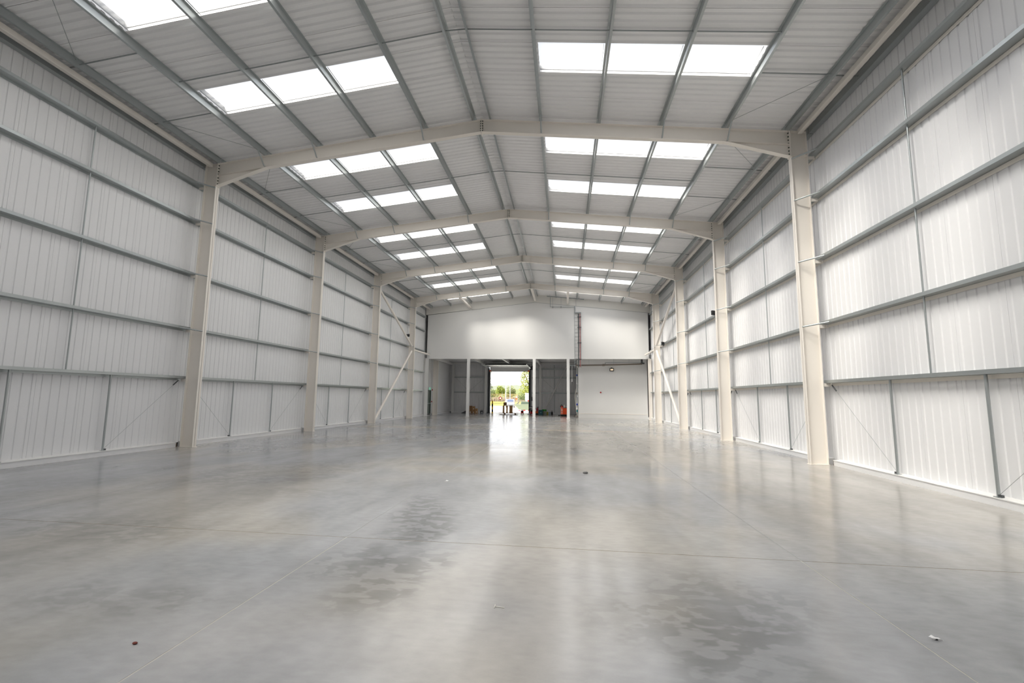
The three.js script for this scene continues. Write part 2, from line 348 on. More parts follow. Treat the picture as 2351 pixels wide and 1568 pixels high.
// ───────────────────────── purlins, rails, ties ─────────────────────────
const SPAN = [[2.6, P[1]], [P[1], P[2]], [P[2], P[3]], [P[3], P[4]], [P[4], MEZZ - 0.22]];
function zed(x, y, nx, ny, h, b, t) { // a Z outline: web from (x, y) along n, flanges of width b
  const tx = ny, ty = -nx, q = (a, c) => [x + nx * a + tx * c, y + ny * a + ty * c];
  return [q(0, -b), q(0, t), q(h - t, t), q(h - t, b), q(h, b), q(h, 0), q(t, 0), q(t, -b)];
}
const LEDGE = { '-1': 'left', '1': 'right' };
for (let b = 0; b < 5; b++) for (const side of [-1, 1]) {
  const [a, e] = SPAN[b], d0 = a + (b ? 0.085 : 0), d1 = e + (b < 4 ? 0.065 : 0);
  for (let i = 0; i < 6; i++) {
    const o = OFF[i], x = XM + side * o, y = APEX - S * o + 0.002;
    let pts = zed(x, y, 0, 1, 0.166, 0.05, 0.0035).map(([px, py]) => [px, py]);
    if (side > 0) pts = pts.map(([px, py]) => [2 * x - px, py]);
    pts = pts.map(([px, py]) => [px, py - S * side * (px - x)]);   // flanges lie on the slope
    solo('roof_purlin', [alongHall(pts, d0, d1)], galv, `galvanised roof purlin, ${NTH[i]} from the ridge, ${LEDGE[side]} slope, ${BAY[b]}`, 'purlin');
  }
  for (let i = 0; i < 5; i++) {
    const xin = side < 0 ? -11.405 : 6.555, xout = side < 0 ? -11.583 : 6.733, y = RAIL_Y[i], t = 0.0035;
    if (b === 4 && side > 0 && i > 2) { /* still there beside the upper wall */ }
    const pts = [[xin, y], [xin, y + 0.07], [xin + side * t, y + 0.07], [xin + side * t, y + t], [xout, y + t], [xout, y - 0.055], [xout - side * t, y - 0.055], [xout - side * t, y]];
    const rail = solo('side_rail', [alongHall(pts, d0, d1)], galv, `galvanised side rail, ${NTH[i]} up from the floor, ${LEDGE[side]} wall, ${BAY[b]}`, 'rail');
    if (side > 0) { // pale strip added to paint the lit rail lips of the right wall
      const strip = part('lit_lip_strip', bx(xout - 0.008, xout - 0.0045, y - 0.075, y - 0.004, d0, d1), cream, rail);
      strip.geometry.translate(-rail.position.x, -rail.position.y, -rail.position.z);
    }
  }
  // eaves
  const xt = side < 0 ? -11.15 : 6.33;
  solo('eaves_tie', [rb(xt - 0.06, xt + 0.06, 8.745, 8.875, b ? d0 + 0.06 : d0, b < 4 ? e - 0.005 : e - 0.02, 0.012, 2)], cream, `cream square eaves tie tube along the ${LEDGE[side]} wall top, ${BAY[b]}`, 'beam');
  const xb = side < 0 ? -11.44 : 6.59, xo = side < 0 ? -11.58 : 6.73;
  solo('eaves_beam', [alongHall([[xo, 8.785], [xb, 8.785], [xb, 8.96], [xo, 8.96], [xo, 8.956], [xb + side * 0.004, 8.956], [xb + side * 0.004, 8.789], [xo, 8.789]], d0, d1)], galv, `galvanised eaves beam behind the cream tie, ${LEDGE[side]} wall, ${BAY[b]}`, 'beam');
}
// upright tubes that hold the rails apart, wires and roof bars
const sagSpan = [...RAIL_Y];
for (let b = 0; b < 4; b++) {
  const p0 = P[b];
  for (const side of [-1, 1]) {
    const x = side < 0 ? -11.48 : 6.63, L = LEDGE[side];
    for (let i = 0; i < 4; i++) {
      solo('sag_rod', [rod(V(x, RAIL_Y[i] + 0.004, p0 + 3.26), V(x, RAIL_Y[i + 1] - 0.001, p0 + 3.26), 0.016)], galv, `thin galvanised upright between rails ${['one and two', 'two and three', 'three and four', 'four and five'][i]}, ${L} wall, ${BAY[b]}`, 'rod');
    }
    [2.19, 4.33].forEach((o, i) => {
      solo('strut_tube', [rod(V(x, 0.14, p0 + o), V(x, RAIL_Y[0] - 0.001, p0 + o), 0.023), bx(x - 0.04, x + 0.04, 0.135, 0.145, p0 + o - 0.05, p0 + o + 0.05)], galv, `galvanised strut from kerb to lowest rail, ${i ? 'farther' : 'nearer'} of two, ${L} wall, ${BAY[b]}`, 'strut');
      const dt = i ? p0 + 6.5 - 0.12 : p0 + 0.24;
      const w = thing('brace_wire', `thin diagonal brace wire low on ${L} wall, ${i ? 'far' : 'near'} end of ${BAY[b]}`, 'wire', [x, 0.16, p0 + o]);
      const a = V(0, 0, 0), e = V(0, RAIL_Y[0] - 0.06 - 0.16, dt - p0 - o), dir = e.clone().sub(a);
      part('wire', rod(a.clone().addScaledVector(dir, 0.01), a.clone().addScaledVector(dir, 0.93), 0.004, 6), galv, w);
      part('turnbuckle', rod(a.clone().addScaledVector(dir, 0.92), e, 0.016, 8), darkGrey, w);
      part('anchor', bx(-0.02, 0.02, -0.015, 0.02, i ? 0.01 : -0.07, i ? 0.07 : -0.01), darkGrey, w);
    });
    // roof: bars between purlins
    const bar = (i, j, d, lab) => { const y = (o) => APEX - S * o + 0.085, x0 = XM + side * (OFF[i] + 0.006), x1 = XM + side * (OFF[j] - 0.006);
      solo('sag_bar', [rod(V(x0, y(OFF[i]), d), V(x1, y(OFF[j]), d), 0.015, 6)], galvDark, lab, 'rod'); };
    for (let i = 0; i < 4; i++) bar(i, i + 1, p0 + 3.26, `dark bar across the roof between purlins ${NTH[i]} and ${NTH[i + 1]} from ridge, ${L} slope, ${BAY[b]}`);
    for (const [o, wd] of [[2.29, 'near'], [4.45, 'far']]) {
      bar(4, 5, p0 + o, `dark roof bar between the two lowest purlins, ${wd} one, ${L} slope, ${BAY[b]}`);
      const x0 = XM + side * (OFF[5] + 0.01), x1 = side < 0 ? -11.44 : 6.59;
      solo('sag_bar', [rod(V(x0, APEX - S * OFF[5] + 0.06, p0 + o), V(x1, 8.87, p0 + o), 0.016, 6)], galvDark, `dark bar from lowest purlin over the cream eaves tie, ${wd} one, ${L} side, ${BAY[b]}`, 'rod');
      const pf = o < 3 ? p0 + 0.35 : p0 + 6.5 - 0.3, y = (q) => APEX - S * q;
      solo('brace_wire', [rod(V(XM + side * (OFF[4] + 0.02), y(OFF[4]) + 0.03, pf), V(XM + side * (OFF[5] - 0.02), y(OFF[5]) + 0.12, p0 + o + (o < 3 ? -0.1 : 0.1)), 0.006, 6)], galvDark, `thin slanting wire in the roof above the eaves, ${wd} end, ${L} slope, ${BAY[b]}`, 'wire');
    }
  }
  solo('sag_bar', [rod(V(XM - OFF[0], APEX + 0.06, p0 + 3.26), V(XM + OFF[0], APEX + 0.06, p0 + 3.26), 0.015, 6)], galvDark, `short dark bar between the two ridge purlins, ${BAY[b]}`, 'rod');
}
// diagonal bracing of the fourth bay, both sides
for (const side of [-1, 1]) {
  const x = side < 0 ? -11.08 : 6.24, L = LEDGE[side], m = 5.04;
  const tubeBrace = (a, b, lab) => { const t = thing('diagonal_brace', lab, 'brace', [a.x, a.y, -a.z]); const z = new THREE.Vector3(), e = b.clone().sub(a), n = e.clone().normalize();
    part('tube', rod(n.clone().multiplyScalar(0.12), e.clone().addScaledVector(n, -0.1), 0.072, 14), cream, t);
    part('end_plate', rod(z, n.clone().multiplyScalar(0.13), 0.04, 6), cream, t); part('end_plate', rod(e.clone().addScaledVector(n, -0.11), e, 0.04, 6), cream, t); };
  tubeBrace(V(x, 8.0, P[3] + 0.22), V(x, m + 0.16, P[4] - 0.10), `cream diagonal brace tube, upper of two, ${L} wall, fourth bay`);
  tubeBrace(V(x, 0.09, P[3] + 0.24), V(x, m - 0.16, P[4] - 0.10), `cream diagonal brace tube, lower of two, ${L} wall, fourth bay`);
  solo('strut_beam', [rb(x - 0.06, x + 0.06, 4.93, 5.05, P[4] + 0.16, MEZZ - 0.12, 0.015)], cream, `cream horizontal tube from fourth ${L} column to the upper wall`, 'beam');
}
// cream tubes from the fourth frame to the upper wall
[[-7.72, 'left of the ridge'], [-2.37, 'under the ridge'], [0.26, 'right of the ridge']].forEach(([x, w]) => {
  solo('roof_tie', [rb(x - 0.08, x + 0.08, topY(x) - 0.36, topY(x) - 0.2, P[4] + 0.1, MEZZ - 0.01, 0.02)], cream, `cream tie tube from fourth rafter to the upper wall, ${w}`, 'beam');
});

// ───────────────────────── upper wall and the floor it carries ─────────────────────────
const DECK = 4.70;
{
  const w = struct('wall_upper', 'plain white upper wall across the hall above the open bay');
  const xl = -11.33, xr = 6.53, ln = (x) => topY(x) + LINER - 0.66, rf = (x) => topY(x) + LINER - 0.005;
  part('main_panel', plate([[xl, DECK], [0.80, DECK], [0.80, ln(0.80)], [XM, ln(XM)], [xl, ln(xl)]], MEZZ, 0.1), plainWhite, w);
  part('main_panel', plate([[0.806, DECK], [xr, DECK], [xr, ln(xr)], [0.806, ln(0.806)]], MEZZ + 0.004, 0.1), plainWhite, w);
  part('head_strip', plate([[xl - 0.2, ln(xl) + 0.022], [XM, ln(XM) + 0.004], [xr + 0.2, ln(xr) - 0.018], [xr + 0.2, rf(xr + 0.2)], [XM, rf(XM)], [xl - 0.2, rf(xl - 0.2)]], MEZZ + 0.02, 0.1), upperWhite, w);
  for (const [n, a, b] of [['flashing', xl, XM], ['flashing', XM, xr]]) part(n, plate([[a, ln(a) - 0.004], [b, ln(b) - 0.004], [b, ln(b) + 0.014], [a, ln(a) + 0.014]], MEZZ - 0.008, 0.03), midGrey, w);
  part('edge_trim', bx(xl - 0.02, xl, DECK + 0.3, ln(xl), MEZZ - 0.006, MEZZ + 0.1), midGrey, w);
  part('edge_trim', bx(xr, xr + 0.02, DECK + 0.3, ln(xr), MEZZ - 0.006, MEZZ + 0.1), midGrey, w);
  part('bottom_trim', bx(xl - 0.1, xr + 0.06, DECK - 0.03, DECK + 0.03, MEZZ - 0.012, MEZZ + 0.11), plainWhite, w);
  part('backing', bx(xl, xr, DECK + 0.3, 9.2, MEZZ + 0.13, MEZZ + 0.16), skinGrey, w);
}
{
  const c = struct('ceiling_2', 'grey underside of the upper floor over the open bay');
  for (let i = 0; i < 9; i++) { const d0 = MEZZ + 0.12 + i * 0.95; part('deck_sheet', bx(WLX, WRX, 5.02, 5.1, d0, Math.min(d0 + 0.945, BACK)), roofWhite, c); }
  part('outer_skin', bx(WLX - 0.2, WRX + 0.2, 5.1, 5.2, MEZZ + 0.1, BACK + 0.2), skinGrey, c);
}
// posts at the front of the open bay
[[-11.27, 'at the far left beside the exit door'], [-7.775, 'left of the open loading door'], [-2.41, 'just right of the open loading door'], [0.28, 'in front of the orange scrubber']].forEach(([x, w]) => {
  const p = thing('steel_post', `slim white steel post ${w}`, 'post', [x, 0, MEZZ - 0.08]);
  part('shaft', [bx(-0.112, 0.112, 0.012, DECK - 0.03, -0.11, -0.097), bx(-0.112, 0.112, 0.012, DECK - 0.03, 0.087, 0.1), bx(-0.005, 0.005, 0.012, DECK - 0.03, -0.1, 0.09)], plainWhite, p);
  part('base_plate', bx(-0.15, 0.15, 0, 0.012, -0.14, 0.13), plainWhite, p);
});
{ // right-hand end post is a narrow wall pier
  const p = thing('steel_post', 'white steel post at the right end of the upper wall', 'post', [6.56, 0, MEZZ - 0.08]);
  part('shaft', [bx(-0.12, 0.12, 0.012, DECK - 0.03, -0.11, -0.097), bx(-0.12, 0.12, 0.012, DECK - 0.03, 0.087, 0.1), bx(-0.005, 0.005, 0.012, DECK - 0.03, -0.1, 0.09)], cream, p);
  part('base_plate', bx(-0.15, 0.15, 0, 0.012, -0.14, 0.13), cream, p);
}
// beams under the upper floor, running back from the posts
[[-11.2, 4.74, plainWhite, 'along the left wall'], [-7.79, 4.74, plainWhite, 'from the post left of the loading door'], [-5.13, 4.72, plainWhite, 'above the middle of the loading door'], [-2.36, 4.72, plainWhite, 'from the post right of the loading door']].forEach(([x, y, m, w]) => {
  const b = thing('floor_beam', `white steel beam under the upper floor ${w}`, 'beam', [x, y, (MEZZ + BACK) / 2]), l = (BACK - MEZZ) / 2 - 0.3;
  part('section', [bx(-0.07, 0.07, 0, 0.012, -l, l), bx(-0.005, 0.005, 0, 0.27, -l, l), bx(-0.07, 0.07, 0.258, 0.27, -l, l)], m, b);
});
solo('wall_beam', [bx(-11.3, 1.1, 4.86, 4.98, BACK - 0.42, BACK - 0.3)], plainWhite, 'white horizontal beam along the top of the back wall under the upper floor', 'beam');
solo('sag_rod', [rod(V(-1.0, 0.14, BACK - 0.1), V(-1.0, 4.8, BACK - 0.1), 0.03)], galv, 'galvanised upright on the back wall behind the diagonal brace', 'rod');
// ───────────────────────── back wall with the loading door ─────────────────────────
const DX0 = -7.39, DX1 = -3.52, DTOP = 4.55;
{
  const w = struct('wall_back', 'grey-white ribbed back wall of the open bay');
  const v = DOWN_HALL, hTop = 5.02 - 0.13;
  const make = (x, h, y) => place(part('wall_panel', cache['back' + h.toFixed(2)] ??= poly(sheetProfile(PITCH - 0.004, 0.06), h, X, v, Y, new THREE.Vector3()), wallWhite, w), x, y, BACK);
  for (let x = DX0 - 0.14 - PITCH; x > WLX - PITCH; x -= PITCH) make(x, hTop, 0.12);
  for (let x = DX1 + 0.14; x < WRX; x += PITCH) make(x, hTop, 0.12);
  for (let k = 0; k < 4; k++) make(DX0 + k * PITCH, 5.02 - DTOP, DTOP);
  part('outer_skin', bx(WLX - 0.3, DX0 - 0.13, -0.1, 5.2, BACK + 0.065, BACK + 0.2), skinGrey, w);
  part('outer_skin', bx(DX1 + 0.13, WRX + 0.3, -0.1, 5.2, BACK + 0.065, BACK + 0.2), skinGrey, w);
  part('outer_skin', bx(DX0 - 0.13, DX1 + 0.13, DTOP + 0.02, 5.2, BACK + 0.065, BACK + 0.2), skinGrey, w);
  part('upper_gable', plate([[WLX - 0.2, 5.2], [WRX + 0.2, 5.2], [WRX + 0.2, topY(WRX) + 0.25], [XM, APEX + 0.25], [WLX - 0.2, topY(WLX) + 0.25]], BACK + 0.05, 0.15), skinGrey, w);
}
{
  const b = struct('baseboard_back', 'low white kerb along the foot of the back wall');
  part('kerb', rb(-11.3, DX0 - 0.3, 0, 0.13, BACK - 0.18, BACK, 0.006, 1), wallWhite, b); part('kerb', rb(DX1 + 0.3, 1.1, 0, 0.13, BACK - 0.18, BACK, 0.006, 1), wallWhite, b);
}
for (const [a, b, w] of [[-11.3, -7.95, 'left of the loading door'], [-3.2, 1.12, 'right of the loading door']]) {
  [2.03, 3.53, 4.38].forEach((y, i) => { if (i === 2 && a < -5) return;
    solo('side_rail', [poly([[0, y], [0.004, y], [0.004, y + 0.004], [0.17, y + 0.004], [0.17, y - 0.05], [0.174, y - 0.05], [0.174, y + 0.008], [0.004, y + 0.008], [0.004, y + 0.07], [0, y + 0.07]], b - a, DOWN_HALL, Y, X, V(a, 0, BACK - 0.18))], galv, `galvanised rail on the back wall ${w}, ${NTH[i]} up from the floor`, 'rail'); });
}
[[-11.12, 'in the back left corner'], [-7.79, 'left of the loading door'], [-2.37, 'right of the loading door at the back']].forEach(([x, w]) => {
  const p = thing('gable_post', `white steel post on the back wall ${w}`, 'post', [x, 0, BACK - 0.34]);
  part('shaft', [bx(-0.1, 0.1, 0, 4.72, -0.1, -0.09), bx(-0.1, 0.1, 0, 4.72, 0.09, 0.1), bx(-0.005, 0.005, 0, 4.72, -0.09, 0.09)], plainWhite, p);
});
{
  const b = thing('diagonal_brace', 'white diagonal brace on the back wall right of the loading door', 'brace', [-2.1, 0.1, BACK - 0.3]);
  part('tube', rod(V(0.05, 0.05, 0), V(2.35, 4.62, 0), 0.075, 12), plainWhite, b); part('end_plate', bx(-0.08, 0.12, -0.1, 0.12, -0.01, 0.01), plainWhite, b);
}
[[V(-9.4, 2.02, 44.74), V(-10.9, 3.5, 44.74), 'far left'], [V(-9.6, 2.02, 44.74), V(-7.95, 3.5, 44.74), 'left of the loading door'], [V(-0.7, 2.1, 44.74), V(-2.25, 3.5, 44.74), 'behind the diagonal brace']].forEach(([a, b, w]) =>
  solo('brace_wire', [rod(a, b, 0.008, 6)], galvDark, `thin diagonal wire on the back wall, ${w}`, 'wire'));
{ // sectional overhead door, run most of the way up
  const d = struct('door_2', 'white sectional overhead door, open');
  const dd = BACK - 0.12;
  for (const [x, s] of [[DX0, -1], [DX1, 1]]) {
    part('jamb', bx(x, x + s * 0.05, 0, 4.2, dd - 0.02, BACK + 0.2), black, d);
    part('reveal', bx(x - s * 0.0, x + s * 0.05, 0, 4.5, BACK + 0.2, BACK + 0.26), white, d);
    part('track', [bx(x + s * 0.05, x + s * 0.19, 0, 4.45, dd + 0.04, dd + 0.06), bx(x + s * 0.17, x + s * 0.19, 0, 4.45, dd - 0.05, dd + 0.05)], darkGrey, d);
    part('horizontal_track', [bx(x + s * 0.12, x + s * 0.2, 4.50, 4.56, 40.3, dd), bx(x + s * 0.18, x + s * 0.2, 4.5, 4.6, 40.3, dd)], galv, d);
    part('bottom_bracket', bx(x - s * 0.1, x + s * 0.08, 4.13, 4.26, dd - 0.06, dd - 0.02), M(0.75, 0.08, 0.01, 0.5), d);
  }
  part('door_panel', bx(DX0 - 0.02, DX1 + 0.02, 4.15, 4.56, dd - 0.02, dd + 0.02), plainWhite, d);
  part('bottom_seal', bx(DX0, DX1, 4.125, 4.15, dd - 0.015, dd + 0.015), black, d);
  for (let i = 0; i < 5; i++) {
    const d1 = dd - 0.08 - i * 0.58, d0 = d1 - 0.575, p = part('door_panel', bx(DX0 - 0.02, DX1 + 0.02, 4.6, 4.64, d0, d1), white, d);
    part('stile', [0, 1, 2, 3, 4].map((k) => bx(DX0 + 0.0 + k * 0.955, DX0 + 0.05 + k * 0.955, 4.585, 4.6, d0, d1)), white, p);
  }
  part('top_seal', bx(DX0, DX1, 4.58, 4.68, dd - 0.12 - 5 * 0.58, dd - 0.06 - 5 * 0.58), black, d);
  part('spring_shaft', poly([...Array(12)].map((_, i) => [0.035 * Math.cos(i * Math.PI / 6), 0.035 * Math.sin(i * Math.PI / 6)]), DX1 - DX0 + 0.7, DOWN_HALL, Y, X, V(DX0 - 0.35, 4.84, dd - 0.1)), galvDark, d);
}
{
  const o = thing('door_opener', 'black motor unit at the upper right corner of the loading door', 'motor', [-3.18, 4.3, BACK - 0.3]);
  part('motor', [rb(-0.12, 0.14, 0, 0.3, -0.14, 0.1, 0.04)], black, o); part('gear_case', cyl(0.02, 0.28, 0, 0.09, 0.09, 0.14), darkGrey, o);
  const b = thing('control_box', 'black control box on the wall right of the loading door', 'box', [-3.16, 1.28, BACK - 0.085]);
  part('case', rb(-0.09, 0.09, 0, 0.38, -0.08, 0.08, 0.03), black, b); part('lid', rb(-0.07, 0.07, 0.04, 0.34, -0.1, -0.07, 0.015), darkGrey, b);
}
// ───────────────────────── white box room on the right ─────────────────────────
{
  const w = struct('wall_box_room', 'plain white box room under the right end of the upper wall');
  const x0 = 1.13, x1 = 6.5, d = 37.6;
  part('front_panel', bx(x0, x1 + 0.1, 0.36, 4.99, d, d + 0.1), plainWhite, w);
  part('side_panel', bx(x0, x0 + 0.1, 0, 4.99, d + 0.1, BACK - 0.05), plainWhite, w);
  part('plinth', bx(x0 - 0.012, x1 + 0.1, 0, 0.33, d - 0.02, d + 0.09), plainWhite, w);
  part('plinth_ledge', bx(x0 - 0.012, x1 + 0.1, 0.33, 0.36, d - 0.035, d + 0.09), cream, w);
  part('corner_trim', bx(x0 - 0.01, x0 + 0.04, 0.36, 4.9, d - 0.01, d), plainWhite, w);
}
{
  const f = thing('floodlight', 'black floodlight glowing on the white box room wall', 'lamp', [3.79, 3.78, 37.42]);
  part('housing', rb(-0.17, 0.17, 0, 0.24, -0.05, 0.05, 0.025), black, f);
  part('lens', rb(-0.11, 0.11, 0.055, 0.185, -0.058, -0.045, 0.005), new THREE.MeshStandardMaterial({ color: 0x302820, emissive: new THREE.Color(0.80, 0.62, 0.42), emissiveIntensity: 1 }), f);
  part('bracket', [bx(-0.03, 0.03, 0.22, 0.3, 0, 0.03), bx(-0.06, 0.06, 0.2, 0.3, 0.05, 0.17)], darkGrey, f);
  const L = new THREE.RectAreaLight(0xffdca8, 1.2, 0.2, 0.12); L.position.copy(V(3.79, 3.9, 37.35)); L.lookAt(V(3.79, 3.9, 30)); scene.add(L);
  for (const [x, y, d, t, l] of [[6.42, 5.2, 20.2, 0.5, 'small black floodlight peeping out behind the second right column'], [6.42, 5.12, 30.6, 0.9, 'small black floodlight beside the right diagonal brace'], [-11.28, 5.86, 31.45, -0.6, 'small black floodlight beside the left diagonal brace']]) {
    const g = thing('floodlight', l, 'lamp', [x, y, d]); g.rotation.y = t;
    part('housing', rb(-0.15, 0.15, 0, 0.2, -0.045, 0.045, 0.02), black, g); part('lens', rb(-0.12, 0.12, 0.03, 0.17, 0.045, 0.052, 0.003), M(0.7, 0.68, 0.6, 0.2), g); part('bracket', bx(-0.02, 0.02, -0.08, 0.1, -0.08, -0.04), darkGrey, g);
  }
}
function sounder(x, y, d, label, axis) { const s = thing('fire_sounder', label, 'alarm', [x, y, d]); const g = lathe([[0, 0], [0.055, 0], [0.055, 0.03], [0.045, 0.06], [0.02, 0.072], [0, 0.075]], 20), b = lathe([[0, -0.02], [0.06, -0.02], [0.06, 0], [0, 0]], 20);
  for (const q of [g, b]) axis === 'x' ? q.rotateZ(-Math.PI / 2) : q.rotateX(Math.PI / 2);
  part('dome', g, red, s); part('base', b, M(0.4, 0.01, 0.015, 0.4), s); }
sounder(2.9, 2.06, 37.57, 'round red fire sounder on the white box room wall', 'd');
sounder(-11.57, 2.157, 38.95, 'round red fire sounder above right of the exit door', 'x');
{ const s = thing('call_point', 'small red fire call point beside the green exit door', 'alarm', [-11.545, 1.09, 38.8]); part('case', rb(-0.04, 0.04, 0, 0.1, -0.045, 0.045, 0.01), red, s); part('pane', bx(0.04, 0.043, 0.025, 0.075, -0.03, 0.03), white, s); }
// green fire exit in the left wall
{
  const d = struct('door_1', 'dark green exit door in the left wall');
  part('leaf', rb(-11.50, -11.42, 0.02, 2.04, 36.95, 37.95, 0.01, 1), M(0.008, 0.035, 0.022, 0.45), d);
  part('frame', [bx(-11.56, -11.40, 0, 2.1, 36.88, 36.95), bx(-11.56, -11.40, 0, 2.1, 37.95, 38.02), bx(-11.56, -11.40, 2.04, 2.12, 36.88, 38.02)], M(0.01, 0.04, 0.026, 0.5), d);
  part('push_bar', [rod(V(-11.36, 1.0, 37.05), V(-11.36, 1.0, 37.85), 0.02), bx(-11.42, -11.36, 0.97, 1.03, 37.08, 37.12), bx(-11.42, -11.36, 0.97, 1.03, 37.78, 37.82)], galv, d);
  const s = thing('exit_sign', 'pale green lit emergency exit sign over the exit door', 'sign', [-11.38, 2.13, 37.5]);
  part('case', rb(-0.04, 0.03, 0, 0.22, -0.24, 0.24, 0.015), M(0.55, 0.75, 0.65, 0.4), s);
  part('face', bx(0.03, 0.034, 0.015, 0.205, -0.225, 0.225), new THREE.MeshStandardMaterial({ color: 0x2a8a62, emissive: new THREE.Color(0.12, 0.42, 0.28), emissiveIntensity: 1 }), s);
  part('arrow', [bx(0.034, 0.036, 0.08, 0.14, 0.02, 0.16), bx(0.034, 0.036, 0.05, 0.17, -0.06, 0.02), bx(0.034, 0.036, 0.03, 0.19, -0.17, -0.1)], white, s);
}
// ───────────────────────── services on the upper wall ─────────────────────────
{
  const d = MEZZ - 0.05;
  const c = thing('cable_ladder', 'upright galvanised cable ladder fixed to the upper wall', 'cable ladder', [1.05, 3.98, d]);
  part('rail', bx(-0.25, -0.22, 0, 4.45, -0.03, 0.03), galv, c); part('rail', bx(0.24, 0.27, 0, 4.45, 0.0, 0.03), galv, c);
  for (let k = 0; k < 15; k++) part('rung', bx(-0.23, 0.25, 0.1 + k * 0.3, 0.12 + k * 0.3, 0, 0.02), galv, c);
  part('top_bracket', bx(-0.23, 0.27, 4.4, 4.45, -0.06, 0.04), galvDark, c);
  for (const y of [0.62, 1.95, 3.2, 4.05]) part('clamp', bx(-0.02, 0.28, y, y + 0.05, -0.11, -0.01), darkGrey, c);
  solo('power_cable', [rod(V(1.11, 4.0, d - 0.07), V(1.11, 8.3, d - 0.07), 0.035)], darkGrey, 'thick black cable running up the cable ladder', 'cable');
  solo('fire_cable', [rod(V(1.235, 4.02, d - 0.07), V(1.235, 8.3, d - 0.07), 0.022)], M(0.45, 0.09, 0.09, 0.5), 'red cable running up the cable ladder beside the black one', 'cable');
  const t = thing('cable_basket', 'galvanised support channel hung under the roof right of the ridge', 'channel', [-1.4, 9.68, d - 0.5]);
  part('channel', rod(V(0, 0, 0), V(2.95, -0.31, 0), 0.035, 4), galvDark, t);
  for (const x of [0.25, 2.55]) part('hanger', rod(V(x, -0.105 * x, 0), V(x, -0.105 * x + 0.3, 0), 0.012), galv, t);
  const p = thing('conduit_frame', 'thin galvanised conduit dropping from the roof channel to the cable ladder', 'conduit', [-1.13, 8.9, d - 0.03]);
  part('conduit', [rod(V(0, 0, 0), V(0, 0.8, 0), 0.022), rod(V(0, 0, 0), V(1.98, -0.06, 0), 0.022), rod(V(1.98, -0.06, 0), V(1.98, -0.5, 0), 0.03)], galv, p);
  for (const x of [0.2, 0.86, 2.05]) part('drop_rod', rod(V(x, 0.0, 0), V(x, 0.8 - 0.1 * x, 0), 0.009), galv, p);
  for (const x of [0.2, 0.86, 1.95]) part('clip', bx(x - 0.035, x + 0.035, -0.1, 0.03, -0.03, 0.03), galvDark, p);
}
// pipes under the upper wall, above the box room
solo('service_pipe', [rod(V(0.85, 4.2, 36.9), V(3.1, 4.24, 36.9), 0.06, 12), rod(V(3.1, 4.24, 36.9), V(6.1, 4.33, 36.9), 0.06, 12), rod(V(3.0, 4.23, 36.9), V(3.2, 4.245, 36.9), 0.09, 12)], steelPipe, 'thick brown-grey pipe across the top of the white box room', 'pipe');
solo('service_pipe', [rod(V(3.25, 4.44, 37.0), V(6.3, 4.46, 37.0), 0.03, 10), rod(V(3.25, 4.44, 37.0), V(3.25, 4.28, 37.0), 0.035, 10)], galv, 'thin grey pipe just above the thick brown-grey pipe', 'pipe');
solo('vent_pipe', [rod(V(6.1, 4.35, 37.0), V(6.1, 4.98, 37.0), 0.075, 12), rod(V(5.97, 4.36, 37), V(6.3, 4.38, 37), 0.055, 12)], darkGrey, 'short dark upright pipe at the right end above the box room', 'pipe');
for (const [x, l] of [[1.95, 'leftmost'], [3.9, 'middle'], [5.1, 'rightmost']]) solo('hanger_rod', [rod(V(x, 4.27, 36.95), V(x, 5.0, 36.95), 0.008, 6)], galv, `thin rod holding up the brown-grey pipe, ${l} of three`, 'rod');
// cable drop and switch gear at the box room's edge
{
  const t = thing('cable_tray', 'galvanised cable tray hung under the upper floor left of the box room', 'cable tray', [0.55, 4.2, 37.3]);
  part('tray', bx(-0.5, 0.55, 0, 0.06, -0.2, 0.2), galv, t); part('hanger', [bx(-0.42, -0.4, 0.06, 0.55, -0.15, -0.13), bx(0.4, 0.42, 0.06, 0.55, -0.15, -0.13)], galv, t);
  const c = thing('hanging_cable', 'white cable with a socket hanging beside the rightmost slim post', 'cable', [0.60, 2.9, 37.4]);
  part('cable', rod(V(0, 0.15, 0), V(0, 1.3, 0), 0.02), white, c); part('socket', [cyl(0, 0, 0, 0.05, 0.04, 0.16, 12)], white, c);
  const g = thing('switch_gear', 'row of conduits and small switch boxes on the edge of the box room', 'switchgear', [1.0, 0.05, 37.9]);
  part('conduit', rod(V(0, 0.3, 0), V(0, 4.0, 0), 0.03), white, g); part('conduit', rod(V(0.07, 0.1, 0), V(0.07, 4.0, 0), 0.025), galvDark, g);
  for (const [y, h, m, x] of [[3.35, 0.12, M(0.02, 0.06, 0.35), 0], [2.65, 0.1, white, 0], [1.62, 0.12, white, 0.02], [1.85, 0.14, M(0.35, 0.32, 0.28), 0.02], [0.95, 0.14, M(0.02, 0.05, 0.4), 0], [0.42, 0.14, M(0.02, 0.22, 0.25), 0.0], [0.62, 0.12, white, 0]]) part('switch_box', rb(x - 0.05, x + 0.06, y, y + h, -0.09, 0.05, 0.01), m, g);
  part('cable_loop', tube([V(-0.06, 2.3, 0.02), V(-0.14, 1.7, 0), V(-0.08, 1.1, 0), V(-0.05, 0.6, -0.05), V(0.0, 0.15, 0)], 0.035), M(0.6, 0.58, 0.52, 0.6), g);
  part('floor_coil', (() => { const q = new THREE.TorusGeometry(0.1, 0.03, 8, 20); q.rotateX(Math.PI / 2 - 0.4); q.translate(-0.02, 0.08, 0.05); return q; })(), M(0.45, 0.42, 0.38, 0.6), g);
}

